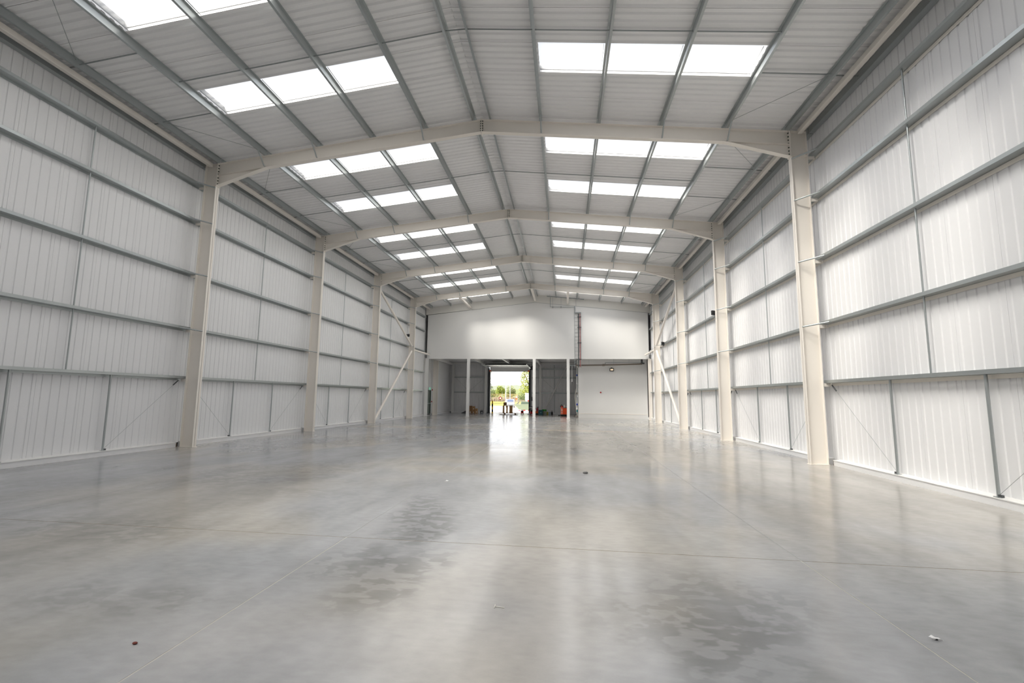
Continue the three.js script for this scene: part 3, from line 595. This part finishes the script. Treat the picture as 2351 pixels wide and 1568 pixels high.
// ───────────────────────── things standing in the open bay ─────────────────────────
function carton(name, label, x, d, w, h, l, y = 0, m = cardboard, turn = 0, tape = true) {
  const c = thing(name, label, 'box', [x, y, d]); c.rotation.y = turn;
  part('carton', rb(-w / 2, w / 2, 0, h, -l / 2, l / 2, 0.008, 1), m, c);
  if (tape) part('tape', bx(-0.03, 0.03, h * 0.6, h + 0.002, -l / 2 - 0.002, l / 2), M(0.42, 0.27, 0.13, 0.4), c);
  if (tape) part('paper_label', bx(w * 0.1, w * 0.34, h * 0.15, h * 0.45, -l / 2 - 0.003, -l / 2), white, c);
  return c;
}
carton('cardboard_box', 'bottom left cardboard box in the pile left of the loading door', -9.2, 43.9, 0.40, 0.36, 0.45, 0, cardDark);
carton('cardboard_box', 'top left cardboard box of the pile, at its tallest corner', -9.2, 43.92, 0.39, 0.36, 0.44, 0.36, cardDark, 0.01, false);
carton('cardboard_box', 'lower cardboard box in the middle of the pile', -8.85, 43.9, 0.27, 0.34, 0.42, 0, cardDark);
carton('cardboard_box', 'upper cardboard box in the middle of the pile', -8.85, 43.9, 0.26, 0.33, 0.4, 0.34, cardboard, 0.0);
carton('cardboard_box', 'low cardboard box at the right end of the pile', -8.57, 43.9, 0.25, 0.46, 0.36, 0, cardboard, 0.0);
{
  const p = thing('paint_tin', 'white tin on the floor right of the cardboard pile', 'tin', [-8.24, 0, 43.9]);
  part('can', cyl(0, 0, 0, 0.055, 0.055, 0.24, 16), white, p); part('lid', cyl(0, 0.24, 0, 0.057, 0.05, 0.02, 16), galv, p);
  const q = thing('tool_case', 'black tool case with a white panel near the loading door', 'case', [-8.02, 0, 43.9]);
  part('case', rb(-0.13, 0.13, 0, 0.26, -0.1, 0.1, 0.03), black, q); part('front_label', rb(-0.05, 0.09, 0.03, 0.17, -0.11, -0.098, 0.005), M(0.5, 0.5, 0.52), q); part('handle', tube([V(-0.09, 0.25, 0), V(-0.08, 0.32, 0), V(0.08, 0.32, 0), V(0.09, 0.25, 0)], 0.014, 16), black, q);
  const r = thing('loading_ramp', 'dark grey wedge ramp lying by the left slim post', 'ramp', [-10.05, 0, 44.0]);
  part('wedge', poly([[0, 0], [0.6, 0], [0.6, 0.27], [0.55, 0.27]], 0.7, X, Y, Z, new THREE.Vector3(0, 0, -0.35)), darkGrey, r);
}
{ // yellow and black bollard
  const b = thing('bollard', 'yellow and black striped bollard at the left of the loading door', 'bollard', [-7.2, 0, 45.3]);
  const ye = M(0.90, 0.58, 0.005, 0.5);
  part('core', cyl(0, 0, 0, 0.082, 0.082, 1.19, 20), ye, b);
  [[0, 0.10, 0], [0.10, 0.36, 1], [0.36, 0.66, 0], [0.66, 0.92, 1], [0.92, 1.2, 0]].forEach(([a, c, k]) => part('stripe', lathe([[0.0825, a], [0.085, a], [0.085, c], [0.0825, c]], 20), k ? black : ye, b));
  part('cap', lathe([[0.085, 1.2], [0.07, 1.225], [0, 1.235]], 20), ye, b);
}
{ // low timber trolley with tall brown boards
  const t = thing('wooden_pallet', 'low wooden platform on blocks in front of the loading door', 'pallet', [-5.15, 0, 42.0]);
  for (let k = 0; k < 5; k++) part('board', rb(-0.86, 0.86, 0.115, 0.14, -0.42 + k * 0.17, -0.27 + k * 0.17, 0.004, 1), M(0.26, 0.16, 0.10, 0.8), t);
  for (const x of [-0.37, 0.62]) part('block', bx(x - 0.04, x + 0.04, 0.02, 0.115, -0.4, 0.4), timber, t);
  part('bottom_board', rb(-0.86, 0.86, 0, 0.02, -0.4, -0.28, 0.004, 1), M(0.5, 0.4, 0.32, 0.8), t); part('bottom_board', rb(-0.86, 0.86, 0, 0.02, 0.26, 0.38, 0.004, 1), M(0.5, 0.4, 0.32, 0.8), t);
  carton('cardboard_box', 'slim upright brown carton on the platform, left one', -5.62, 42.0, 0.14, 0.68, 0.3, 0.14, cardboard, 0, false);
  carton('cardboard_box', 'slim upright brown carton on the platform, second from left', -5.30, 42.0, 0.12, 0.68, 0.3, 0.14, cardboard, 0, false);
  carton('cardboard_box', 'brown box laid across the two slim cartons', -5.48, 42.0, 0.27, 0.30, 0.3, 0.82, cardDark, 0, false);
  carton('cardboard_box', 'wide upright brown carton at the right of the platform', -4.93, 42.0, 0.28, 0.68, 0.32, 0.14, cardboard, 0, false);
}
function vacuum(label, x, d, s, face) {
  const v = thing('canister_vacuum', label, 'vacuum', [x, 0, d]);
  part('drum', lathe([[0, 0.05], [0.15, 0.05], [0.165, 0.08], [0.165, 0.26], [0.155, 0.28], [0, 0.28]].map(([a, b]) => [a * s, b * s])), red, v);
  part('lid', lathe([[0.16, 0.28], [0.165, 0.31], [0.15, 0.37], [0.08, 0.41], [0, 0.415]].map(([a, b]) => [a * s, b * s])), black, v);
  for (const [a, c] of [[-0.12, -0.1], [0.12, -0.1], [-0.12, 0.1], [0.12, 0.1]]) part('castor', cyl(a * s, 0, c * s, 0.03 * s, 0.03 * s, 0.06 * s, 10), rubber, v);
  part('handle', tube([V(-0.09 * s, 0.4 * s, 0), V(-0.07 * s, 0.47 * s, 0), V(0.07 * s, 0.47 * s, 0), V(0.09 * s, 0.4 * s, 0)], 0.012 * s, 14), black, v);
  part('hose_port', cyl(0, 0.2 * s, -0.15 * s, 0.03 * s, 0.03 * s, 0.06 * s, 10), black, v);
  return v;
}
vacuum('small red canister vacuum with black lid in the middle of the doorway', -4.1, 44.3, 0.85);
vacuum('red canister vacuum at the foot of the right slim post, left side', -3.1, 43.2, 1.0);
{
  const h = thing('vacuum_hose', 'black hose and wand tangled on top of the right red vacuum', 'hose', [-3.1, 0.47, 43.2]);
  part('hose', tube([V(0, 0.02, 0), V(-0.2, 0.15, 0.1), V(-0.05, 0.28, 0), V(0.15, 0.2, -0.1), V(0.25, 0.02, 0)], 0.028, 40), darkGrey, h);
  part('cuff', rod(V(-0.22, 0.1, 0.1), V(-0.12, 0.22, 0.05), 0.04), M(0.6, 0.6, 0.65, 0.4), h);
  const n = thing('floor_nozzle', 'pale floor nozzle lying left of the right red vacuum', 'nozzle', [-3.38, 0, 43.1]); n.scale.setScalar(0.62);
  part('head', poly([[-0.2, 0], [0.2, 0], [0.2, 0.03], [0.08, 0.1], [-0.02, 0.1], [-0.2, 0.03]], 0.14, X, Y, Z, new THREE.Vector3(0, 0.015, -0.07)), M(0.75, 0.62, 0.60, 0.5), n); part('brush', bx(-0.2, 0.2, 0, 0.02, -0.07, 0.07), black, n);
  part('neck', rod(V(0.05, 0.09, 0), V(0.14, 0.24, 0), 0.025), white, n);
}
{
  const e = thing('fire_extinguisher', 'red fire extinguisher on the floor behind the right slim post', 'extinguisher', [-2.62, 0, 44.0]); e.scale.set(1.1, 1.3, 1.1);
  part('cylinder', lathe([[0, 0], [0.085, 0], [0.09, 0.02], [0.09, 0.36], [0.06, 0.44], [0.03, 0.46], [0, 0.46]]), M(0.5, 0.015, 0.04, 0.3), e);
  part('valve', [cyl(0, 0.45, 0, 0.03, 0.02, 0.06, 10), bx(-0.02, 0.14, 0.49, 0.52, -0.015, 0.015), bx(-0.02, 0.14, 0.53, 0.55, -0.015, 0.015)], black, e);
  part('hose', tube([V(0, 0.48, -0.03), V(0.12, 0.42, -0.05), V(0.12, 0.2, -0.06), V(0.1, 0.08, -0.06)], 0.014, 20), black, e);
  const m = thing('floor_buffer', 'orange and black floor machine behind the right slim post', 'machine', [-2.64, 0, 43.1]);
  part('motor', [cyl(0, 0.12, 0, 0.14, 0.12, 0.2)], M(0.75, 0.12, 0.02, 0.4), m); part('deck', cyl(0, 0, 0, 0.2, 0.19, 0.12, 24), black, m); part('handle', rod(V(0.05, 0.3, 0.05), V(-0.1, 0.62, 0.2), 0.02), darkGrey, m);
}
{
  const c = thing('storage_crate', 'dark teal plastic crate among the cleaning things', 'crate', [-2.18, 0, 42.3]); c.scale.x = 0.56;
  const te = M(0.008, 0.085, 0.11, 0.45);
  part('body', [bx(-0.36, 0.32, 0, 0.02, -0.22, 0.22), bx(-0.36, -0.345, 0, 0.44, -0.22, 0.22), bx(0.305, 0.32, 0, 0.44, -0.22, 0.22), bx(-0.36, 0.32, 0, 0.44, -0.22, -0.205), bx(-0.36, 0.32, 0, 0.44, 0.205, 0.22)], te, c);
  part('rim', [rb(-0.38, 0.34, 0.42, 0.46, -0.24, -0.2, 0.01), rb(-0.38, 0.34, 0.42, 0.46, 0.2, 0.24, 0.01), rb(-0.38, -0.34, 0.42, 0.46, -0.24, 0.24, 0.01), rb(0.3, 0.34, 0.42, 0.46, -0.24, 0.24, 0.01)], te, c);
  part('maker_plate', bx(-0.08, 0.1, 0.2, 0.25, -0.224, -0.22), M(0.25, 0.45, 0.5), c);
  const b = thing('bucket', 'clear mop bucket right of the teal crate', 'bucket', [-1.86, 0, 42.7]);
  part('pail', lathe([[0, 0.01], [0.15, 0.01], [0.19, 0.36], [0.2, 0.36], [0.16, 0], [0, 0]], 24), M(0.33, 0.36, 0.30, 0.4), b); part('handle', tube([V(-0.19, 0.34, 0), V(-0.1, 0.24, -0.2), V(0.1, 0.24, -0.2), V(0.19, 0.34, 0)], 0.01, 16), M(0.6, 0.55, 0.1), b);
  const t = thing('green_tray', 'bright green tray resting on the clear bucket', 'tray', [-1.86, 0.36, 42.7]); t.scale.x = 0.6;
  part('tray', [rb(-0.3, 0.3, 0, 0.04, -0.2, 0.2, 0.015), rb(-0.3, 0.3, 0.03, 0.14, -0.2, -0.17, 0.01), rb(-0.3, 0.3, 0.03, 0.1, 0.17, 0.2, 0.01)], M(0.01, 0.27, 0.01, 0.4), t); part('spout', rb(-0.38, -0.2, 0.05, 0.16, -0.1, 0.1, 0.02), M(0.02, 0.35, 0.02, 0.4), t);
}
function bottle(name, label, x, d, r, h, m, cap) {
  const b = thing(name, label, 'bottle', [x, 0, d]);
  part('body', lathe([[0, 0], [r, 0], [r, h * 0.65], [r * 0.8, h * 0.8], [r * 0.35, h * 0.88], [r * 0.35, h * 0.92], [0, h * 0.92]], 20), m, b); part('cap', cyl(0, h * 0.91, 0, r * 0.4, r * 0.4, h * 0.09, 12), cap, b); part('handle', tube([V(r * 0.7, h * 0.75, 0), V(r * 1.1, h * 0.7, 0), V(r * 0.95, h * 0.4, 0)], r * 0.12, 12), m, b);
}
bottle('cleaning_bottle', 'yellow cleaning fluid bottle on the floor right of the bucket', -1.61, 43.0, 0.09, 0.32, M(0.42, 0.36, 0.06, 0.4), white);
bottle('cleaning_bottle', 'pale blue cleaning bottle between the yellow bottle and black bin', -1.41, 43.1, 0.072, 0.31, M(0.27, 0.36, 0.42, 0.4), white);
{
  const b = thing('waste_bin', 'small black bin beside the pale blue bottle', 'bin', [-1.2, 0, 43.4]); b.scale.setScalar(0.75);
  part('body', lathe([[0, 0], [0.12, 0], [0.135, 0.34], [0.12, 0.34], [0.11, 0.02], [0, 0.02]], 20), black, b); part('lid', rb(-0.13, 0.13, 0.36, 0.5, -0.1, 0.1, 0.04), midGrey, b);
}
{ // orange scrubber-drier
  const s = thing('floor_scrubber', 'bright orange floor scrubber machine left of the rightmost slim post', 'machine', [-0.06, 0, 40.5]); s.scale.setScalar(0.8);
  const og = M(0.80, 0.075, 0.005, 0.4), pale = M(0.85, 0.22, 0.13, 0.5);
  part('tank', [rb(-0.12, 0.36, 0.2, 0.88, -0.5, 0.35, 0.05, 3)], og, s);
  part('front_shell', [rb(-0.36, -0.1, 0.12, 0.98, -0.42, 0.3, 0.06, 3)], pale, s);
  part('console', [rb(-0.34, -0.08, 0.96, 1.1, -0.3, 0.1, 0.05, 3)], M(0.7, 0.03, 0.02, 0.4), s);
  part('handle', tube([V(-0.12, 1.05, -0.25), V(-0.28, 1.22, -0.4), V(-0.36, 1.12, -0.42), V(-0.36, 1.0, -0.3)], 0.035, 24), black, s);
  part('filler_cap', [cyl(0.08, 0.92, -0.1, 0.1, 0.13, 0.28, 18)], M(0.72, 0.68, 0.6, 0.5), s);
  part('tank_lid', rb(-0.08, 0.34, 0.87, 0.93, -0.44, 0.3, 0.02), black, s);
  part('skirt', rb(-0.4, 0.38, 0.06, 0.2, -0.46, 0.36, 0.04), black, s);
  part('squeegee', rb(-0.42, 0.42, 0.0, 0.06, 0.42, 0.5, 0.01), rubber, s);
  for (const x of [-0.2, 0.22]) { const w = part('wheel', (() => { const g = new THREE.CylinderGeometry(0.1, 0.1, 0.07, 18); g.rotateZ(Math.PI / 2); g.translate(x, 0.1, 0.2); return g; })(), rubber, s); part('hub', (() => { const g = new THREE.CylinderGeometry(0.04, 0.04, 0.075, 12); g.rotateZ(Math.PI / 2); g.translate(x, 0.1, 0.2); return g; })(), galv, w); }
  part('castor', cyl(-0.55, 0, -0.1, 0.07, 0.07, 0.12, 14), rubber, s); part('castor_arm', bx(-0.55, -0.36, 0.08, 0.12, -0.13, -0.07), darkGrey, s);
  part('badge', [bx(-0.3, -0.16, 0.62, 0.72, -0.424, -0.419), bx(-0.3, -0.16, 0.42, 0.46, -0.424, -0.419)], white, s);
}
// ───────────────────────── bits on the floor ─────────────────────────
solo('rag', [(() => { const g = new THREE.IcosahedronGeometry(0.05, 2); const p = g.attributes.position; for (let i = 0; i < p.count; i++) { const a = 1 + 0.35 * (vn(p.getX(i) * 40, p.getZ(i) * 40, 5) - 0.5); p.setXYZ(i, p.getX(i) * a * 1.1, Math.max(-0.01, p.getY(i) * 0.55 * a), p.getZ(i) * a); } g.computeVertexNormals(); return g.translate(0.43, 0.012, -9.94); })()], M(0.10, 0.10, 0.10, 0.9), 'small dark scrap lying alone in the middle of the floor', 'scrap');
solo('paper_scrap', [poly([[-0.03, 0], [0.035, 0.002], [0.03, 0.012], [-0.01, 0.02], [-0.03, 0.008]], 0.06, X, Y, Z, V(-2.2, 0, 8.55))], white, 'small white paper scrap on the floor left of centre', 'scrap');
solo('paper_scrap', [poly([[-0.035, 0], [0.03, 0], [0.012, 0.01], [-0.04, 0.012]], 0.02, X, Y, Z, V(2.47, 0, 3.58)), poly([[-0.012, 0], [0.012, 0], [0.006, 0.012]], 0.05, X, Y, Z, V(2.455, 0, 3.61))], white, 'torn white paper bit at the lower right of the floor', 'scrap');
solo('leaf_scrap', [(() => { const g = new THREE.SphereGeometry(0.014, 10, 6); g.scale(1.2, 0.5, 0.8); return g.translate(-2.7, 0.007, -2.75); })()], M(0.16, 0.03, 0.02, 0.7), 'tiny red-brown bit at the lower left of the floor', 'scrap');
solo('cable_tie', [rod(V(-0.53, 0.004, 3.6), V(-0.455, 0.004, 3.585), 0.003, 6), rod(V(-0.53, 0.004, 3.57), V(-0.53, 0.004, 3.63), 0.003, 6)], M(0.75, 0.73, 0.68, 0.5), 'little pale plastic clip low in the centre of the floor', 'scrap');

// ───────────────────────── outside ─────────────────────────
{
  const y = struct('ground_yard', 'sunlit pale concrete yard outside the loading door');
  part('yard_slab', bx(-70, 60, -0.4, -0.02, BACK + 0.15, 84), M(0.56, 0.55, 0.52, 0.9), y);
  part('verge', poly([[-84.02, -0.4], [-84.02, 0], [-101, 0.62], [-420, 0.62], [-420, -0.4]], 320, Z, Y, new THREE.Vector3(-1, 0, 0), new THREE.Vector3(160, 0, 0)), M(0.20, 0.195, 0.035, 0.95), y);
}
function foliage(n, r, cx, cy, cz, size, seed, squash = 1) { // a cloud of leaf clumps
  const R = rng(seed), pos = [], nor = [], lobes = [];
  for (let i = 0; i < 9; i++) { const a = R() * 6.28, b = Math.acos(2 * R() - 1), q = r * (0.35 + 0.3 * R()); lobes.push([Math.sin(b) * Math.cos(a) * q, Math.cos(b) * q * squash, Math.sin(b) * Math.sin(a) * q, r * (0.38 + 0.25 * R())]); }
  for (let i = 0; i < n; i++) {
    const l = lobes[Math.floor(R() * lobes.length)], a = R() * 6.28, b = Math.acos(2 * R() - 1), q = l[3] * (0.75 + 0.25 * R());
    const c = new THREE.Vector3(cx + l[0] + Math.sin(b) * Math.cos(a) * q, cy + l[1] + Math.cos(b) * q * squash, cz + l[2] + Math.sin(b) * Math.sin(a) * q);
    const e = new THREE.Euler(R() * 6.28, R() * 6.28, R() * 6.28), s = size * (0.6 + 0.8 * R());
    const p = [[-1, 0, 0], [0, -0.45, 0.12], [1, 0, 0], [0, 0.45, 0.12]].map(([x, y, z]) => new THREE.Vector3(x * s, y * s, z * s).applyEuler(e).add(c));
    const nn = new THREE.Vector3(0, 0, 1).applyEuler(e);
    for (const k of [0, 1, 2, 0, 2, 3]) { pos.push(p[k].x, p[k].y, p[k].z); nor.push(nn.x, nn.y, nn.z); }
  }
  const g = new THREE.BufferGeometry(); g.setAttribute('position', new THREE.Float32BufferAttribute(pos, 3)); g.setAttribute('normal', new THREE.Float32BufferAttribute(nor, 3)); g.setAttribute('uv', new THREE.Float32BufferAttribute(new Float32Array(pos.length / 3 * 2), 2)); return g;
}
const leaf = (r, g, b) => new THREE.MeshPhysicalMaterial({ color: new THREE.Color().setRGB(r, g, b), roughness: 0.9, transmission: 0.3, thickness: 0, side: THREE.DoubleSide });
const bark = M(0.10, 0.075, 0.05, 0.9);
function tree(name, label, x, d, r, h, n, size, mat, seed, squash) {
  const t = thing(name, label, 'tree', [x, -0.05, d]);
  part('crown', foliage(n, r, 0, h - r * (squash ?? 1), 0, size, seed, squash), mat, t, 'stuff');
  part('trunk', [cyl(0, 0, 0, r * 0.09, r * 0.05, h - r, 10), rod(V(0, h - r * 1.4, 0), V(r * 0.4, h - r * 0.6, 0), r * 0.03), rod(V(0, h - r * 1.4, 0), V(-r * 0.4, h - r * 0.5, 0), r * 0.03)], bark, t);
}
tree('broadleaf_tree', 'large yellow-green tree at the right of the doorway view', -6.5, 90, 3.7, 8.2, 9000, 0.15, leaf(0.21, 0.235, 0.03), 5, 1.05);
tree('broadleaf_tree', 'round bright green tree in the middle distance', -15.9, 112, 1.45, 4.6, 3000, 0.13, leaf(0.19, 0.235, 0.025), 9, 1.0);
tree('broadleaf_tree', 'blue-green tree reaching in from the left of the doorway', -15.6, 92, 2.1, 8.4, 2600, 0.13, leaf(0.13, 0.17, 0.10), 12, 1.7);
tree('broadleaf_tree', 'pale tree between the middle tree and the large right one', -16.4, 136, 2.1, 4.9, 2600, 0.16, leaf(0.21, 0.24, 0.10), 15, 0.8);
tree('shrub', 'pale green bush behind the fence at the left', -19.0, 118, 1.7, 3.9, 2200, 0.16, leaf(0.20, 0.245, 0.09), 18, 0.8);
tree('shrub', 'low green bush below the large right tree', -7.6, 82, 1.1, 2.6, 1500, 0.11, leaf(0.13, 0.17, 0.05), 22, 0.8);
tree('shrub', 'hazy green bush far behind the right lamp column', -20.8, 170, 2.6, 5.4, 2200, 0.2, leaf(0.19, 0.22, 0.10), 25, 0.8);
{ // wooded hills
  const h = struct('ground_hills', 'hazy wooded hills on the horizon');
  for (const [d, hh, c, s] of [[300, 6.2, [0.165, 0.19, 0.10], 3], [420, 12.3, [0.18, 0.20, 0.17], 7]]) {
    const pts = []; for (let i = 0; i <= 240; i++) { const x = -220 + i * 1.6; pts.push([x, hh * (0.80 + 0.3 * fbm(x * 0.03, 0, s, 3)) + 1.5 * fbm(x * 0.5, 2, s, 2)]); }
    part('wooded_ridge', plate([[-220, -3], [164, -3], ...pts.slice().reverse()], d, 40), M(...c, 1), h);
  }
}
{ // post and rail fence with a chain of scrub along its foot
  const f = thing('timber_fence', 'pale timber post and rail fence beyond the yard', 'fence', [-16, 0, 104]);
  const tm = M(0.22, 0.17, 0.07, 0.85);
  for (let k = 0; k < 8; k++) part('fence_post', bx(-9.6 + k * 2.7, -9.45 + k * 2.7, 0, 2.42, -0.07, 0.07), tm, f);
  for (const y of [1.45, 1.85, 2.2]) part('rail', bx(-9.6, 9.45, y, y + 0.13, -0.1, -0.065), tm, f);
  const m = thing('dry_scrub', 'brown dry scrub along the foot of the timber fence', 'shrub', [-16, 0.5, 101.5]);
  part('stems', (() => { const R = rng(77), l = []; for (let i = 0; i < 700; i++) { const x = -8 + R() * 17, z = R() * 1.4, hh = 0.5 + R() * 0.7; l.push(bx(x - 0.03, x + 0.03, 0, hh, z, z + 0.04).rotateZ((R() - 0.5) * 0.02)); } return l; })(), M(0.20, 0.15, 0.12, 0.9), m, 'stuff'); m.userData.kind = 'stuff';
}
solo('field_bank', [plate([[-12, -0.1], [8, -0.1], [8, 1.5], [2, 2.4], [-4, 2.3], [-9, 2.0], [-12, 1.6]], 118, 6)], M(0.22, 0.17, 0.10, 0.95), 'buff earth bank behind the parked car', 'bank');
{ // lifebuoy on its post
  const p = thing('lifebuoy_post', 'slim grey post beside the orange lifebuoy', 'post', [-12.78, 0.3, 93]);
  part('pole', cyl(0, 0, 0, 0.045, 0.045, 2.3, 10), M(0.22, 0.22, 0.2, 0.6), p); part('cap', cyl(0, 2.3, 0, 0.06, 0.02, 0.05, 10), darkGrey, p);
  const l = thing('lifebuoy', 'round orange lifebuoy hanging on the grey post', 'lifebuoy', [-12.78 - 0.36, 1.07, 92.9]);
  const g = new THREE.TorusGeometry(0.25, 0.09, 12, 32); part('ring', g.translate(0, 0.34, 0), M(0.20, 0.022, 0.006, 0.5), l); part('bracket', rod(V(0.2, 0.34, 0.06), V(0.40, 0.34, 0.1), 0.03), darkGrey, l); part('back_board', cyl(0, 0, 0, 0.2, 0.2, 0.03, 20).rotateX(Math.PI / 2).translate(0, 0.34, -0.02), white, l);
}
for (const [x, d, h, l] of [[-12.91, 100, 12, 'thin pale lamp column, left of two in the doorway'], [-11.72, 98, 12, 'thin pale lamp column, right of two in the doorway']]) {
  const p = thing('lamp_column', l, 'lamp post', [x, 0, d]); part('pole', cyl(0, 0, 0, 0.09, 0.05, h, 12), M(0.72, 0.72, 0.76, 0.5), p); part('base', cyl(0, 0, 0, 0.13, 0.12, 0.9, 12), M(0.65, 0.65, 0.68, 0.5), p); part('arm', rod(V(0, h, 0), V(0, h + 0.15, -1), 0.04), galv, p); part('lantern', rb(-0.15, 0.15, h + 0.08, h + 0.22, -1.5, -0.9, 0.04), midGrey, p);
}
{ // warning flag board and white cabin
  const b = thing('warning_board', 'upright orange and white warning board by the skip', 'board', [-8.02, 1.1, 76]);
  part('panel', rb(-0.14, 0.14, 0.1, 0.78, -0.03, 0.03, 0.02), M(0.20, 0.05, 0.006, 0.5), b); part('white_patch', bx(-0.06, 0.08, 0.42, 0.7, -0.035, -0.03), white, b); part('leg', bx(-0.03, 0.03, -1.1, 0.1, -0.03, 0.03), galv, b);
  const q = thing('sign_post', 'dark thin post just right of the orange board', 'post', [-7.72, 0, 76]); part('pole', cyl(0, 0, 0, 0.05, 0.05, 1.95, 10), darkGrey, q); part('cap', cyl(0, 1.95, 0, 0.06, 0.03, 0.04, 10), black, q);
  const c = thing('site_cabin', 'white cabin at the right edge of the doorway view', 'cabin', [-5.55, 0, 72]);
  part('body', rb(-0.55, 2.2, 0, 2.2, -1.2, 1.2, 0.05), white, c); part('roof', rb(-0.6, 2.25, 2.2, 2.28, -1.25, 1.25, 0.03), white, c); part('red_sign', bx(-0.2, 0.05, 0.95, 1.2, -1.22, -1.2), red, c);
  const w = thing('low_fence', 'low pale fence behind the skip', 'fence', [-6.75, 0, 70]); for (let k = 0; k < 9; k++) part('picket', bx(-0.9 + k * 0.2, -0.82 + k * 0.2, 0, 1.25, -0.02, 0.02), M(0.16, 0.13, 0.09, 0.8), w); part('rail', bx(-0.95, 0.9, 0.95, 1.05, 0.02, 0.05), M(0.16, 0.13, 0.09, 0.8), w);
}
{ // builder's skip
  const s = thing('waste_skip', 'pale green open waste skip outside the loading door', 'skip', [-4.35, 0, 56.5]);
  const gr = M(0.105, 0.125, 0.082, 0.55), dk = M(0.06, 0.082, 0.06, 0.6);
  // front face slopes out to the rim
  part('front_wall', poly([[-1.2, 0.1], [2.0, 0.1], [2.0, 0.72], [-1.75, 0.72]], 0.06, X, Y, Z, V(0, 0, -0.9)), gr, s);
  part('back_wall', poly([[-1.2, 0.12], [2.0, 0.12], [2.0, 1.07], [-1.1, 1.07]], 0.06, X, Y, Z, V(0, 0, 0.9)), dk, s);
  part('side_wall', [poly([[-0.9, 0.12], [0.9, 0.12], [0.9, 0.74], [-0.9, 0.74]], 0.06, new THREE.Vector3(0, 0, -1), Y, X, new THREE.Vector3(1.95, 0, 0)), poly([[-1.2, 0.12], [-1.14, 0.12], [-1.69, 0.73], [-1.75, 0.73]], 1.8, X, Y, Z, V(0, 0, 0.9))], gr, s);
  part('floor_plate', bx(-1.2, 2.0, 0.1, 0.14, -0.9, 0.9), gr, s);
  part('rim', [rb(-1.8, 2.05, 0.69, 0.76, -0.97, -0.88, 0.02), rb(-1.15, 2.05, 1.04, 1.1, 0.88, 0.96, 0.02)], M(0.12, 0.14, 0.095, 0.5), s);
  part('lifting_lug', [rod(V(-1.55, 0.74, -0.5), V(-1.25, 1.08, 0.2), 0.035), rod(V(-1.0, 0.74, -0.6), V(-1.0, 1.07, 0.6), 0.035)], dk, s);
  part('skid', [bx(-1.0, 1.9, 0, 0.1, -0.7, -0.55), bx(-1.0, 1.9, 0, 0.1, 0.55, 0.7)], dk, s);
  const b = thing('barrier_board', 'red and white striped barrier board in front of the skip', 'barrier', [-4.45, 0, 53.6]);
  for (let k = 0; k < 7; k++) part('stripe', bx(-0.95 + k * 0.28, -0.68 + k * 0.28, 0.02, 0.11, -0.02, 0.02), k % 2 ? white : red, b);
  for (const x of [-0.7, 0.75]) part('foot', bx(x - 0.05, x + 0.05, 0, 0.02, -0.15, 0.15), white, b);
}
{ // small parked car seen from the front
  const c = thing('car', 'small silver-white parked car facing the loading door', 'car', [-8.72, 0, 73]); c.rotation.y = 0.16; c.scale.setScalar(0.80);
  const paint = M(0.15, 0.155, 0.17, 0.35), glass = M(0.06, 0.075, 0.12, 0.25);
  const side = [[-1.95, 0.28], [1.9, 0.28], [2.0, 0.55], [1.92, 0.92], [0.95, 1.02], [0.25, 1.5], [-1.2, 1.54], [-1.85, 1.05], [-2.0, 0.7]]; // length along local +z (front)
  const prof = (pts, w, m) => { const s = new THREE.Shape(pts.map(([a, b]) => new THREE.Vector2(a, b))); const g = new THREE.ExtrudeGeometry(s, { depth: w - 0.2, bevelEnabled: true, bevelSize: 0.1, bevelThickness: 0.1, bevelSegments: 3 }); g.translate(0, 0, -(w - 0.2) / 2); g.rotateY(-Math.PI / 2); return g; };
  part('body', prof(side, 1.7), paint, c);
  part('windscreen', poly([[-0.62, 0], [0.62, 0], [0.52, 0.62], [-0.52, 0.62]], 0.02, X, new THREE.Vector3(0, 0.66, -0.75).normalize(), new THREE.Vector3(0, 0.75, 0.66).normalize(), new THREE.Vector3(0, 1.12, 0.98)), glass, c);
  for (const s of [-1, 1]) part('side_window', poly([[-1.1, 1.05], [0.6, 1.05], [0.18, 1.42], [-1.0, 1.45]], 0.02, Z, Y, new THREE.Vector3(-1, 0, 0), new THREE.Vector3(s * 0.855 + 0.01, 0, 0)), glass, c);
  for (const [x, z] of [[-0.78, 1.25], [0.78, 1.25], [-0.78, -1.25], [0.78, -1.25]]) { const w = part('wheel', new THREE.CylinderGeometry(0.31, 0.31, 0.2, 20).rotateZ(Math.PI / 2).translate(x, 0.31, z), rubber, c); part('hub_cap', new THREE.CylinderGeometry(0.19, 0.19, 0.21, 16).rotateZ(Math.PI / 2).translate(x, 0.31, z), galv, w); }
  for (const x of [-0.58, 0.58]) part('headlamp', new THREE.SphereGeometry(0.15, 14, 10).scale(1.2, 0.7, 0.5).translate(x, 0.76, 2.0), M(0.8, 0.82, 0.85, 0.15), c);
  part('grille', bx(-0.4, 0.4, 0.42, 0.56, -2.12, -2.06), darkGrey, c); part('number_plate', bx(-0.26, 0.26, 0.6, 0.7, -2.13, -2.08), white, c);
  for (const s of [-1, 1]) part('mirror', new THREE.SphereGeometry(0.1, 10, 8).scale(1, 0.7, 0.6).translate(s * 0.98, 1.05, 0.75), paint, c);
}
{ // things of a kind share a group
  const kinds = {};
  for (const o of scene.children) if (o.userData.category) (kinds[o.name.replace(/_\d{3}$/, '')] ??= []).push(o);
  for (const [k, list] of Object.entries(kinds)) if (list.length > 1) for (const o of list) o.userData.group ??= k.replace(/_/g, ' ') + ' set';
}
renderer.render(scene, camera);
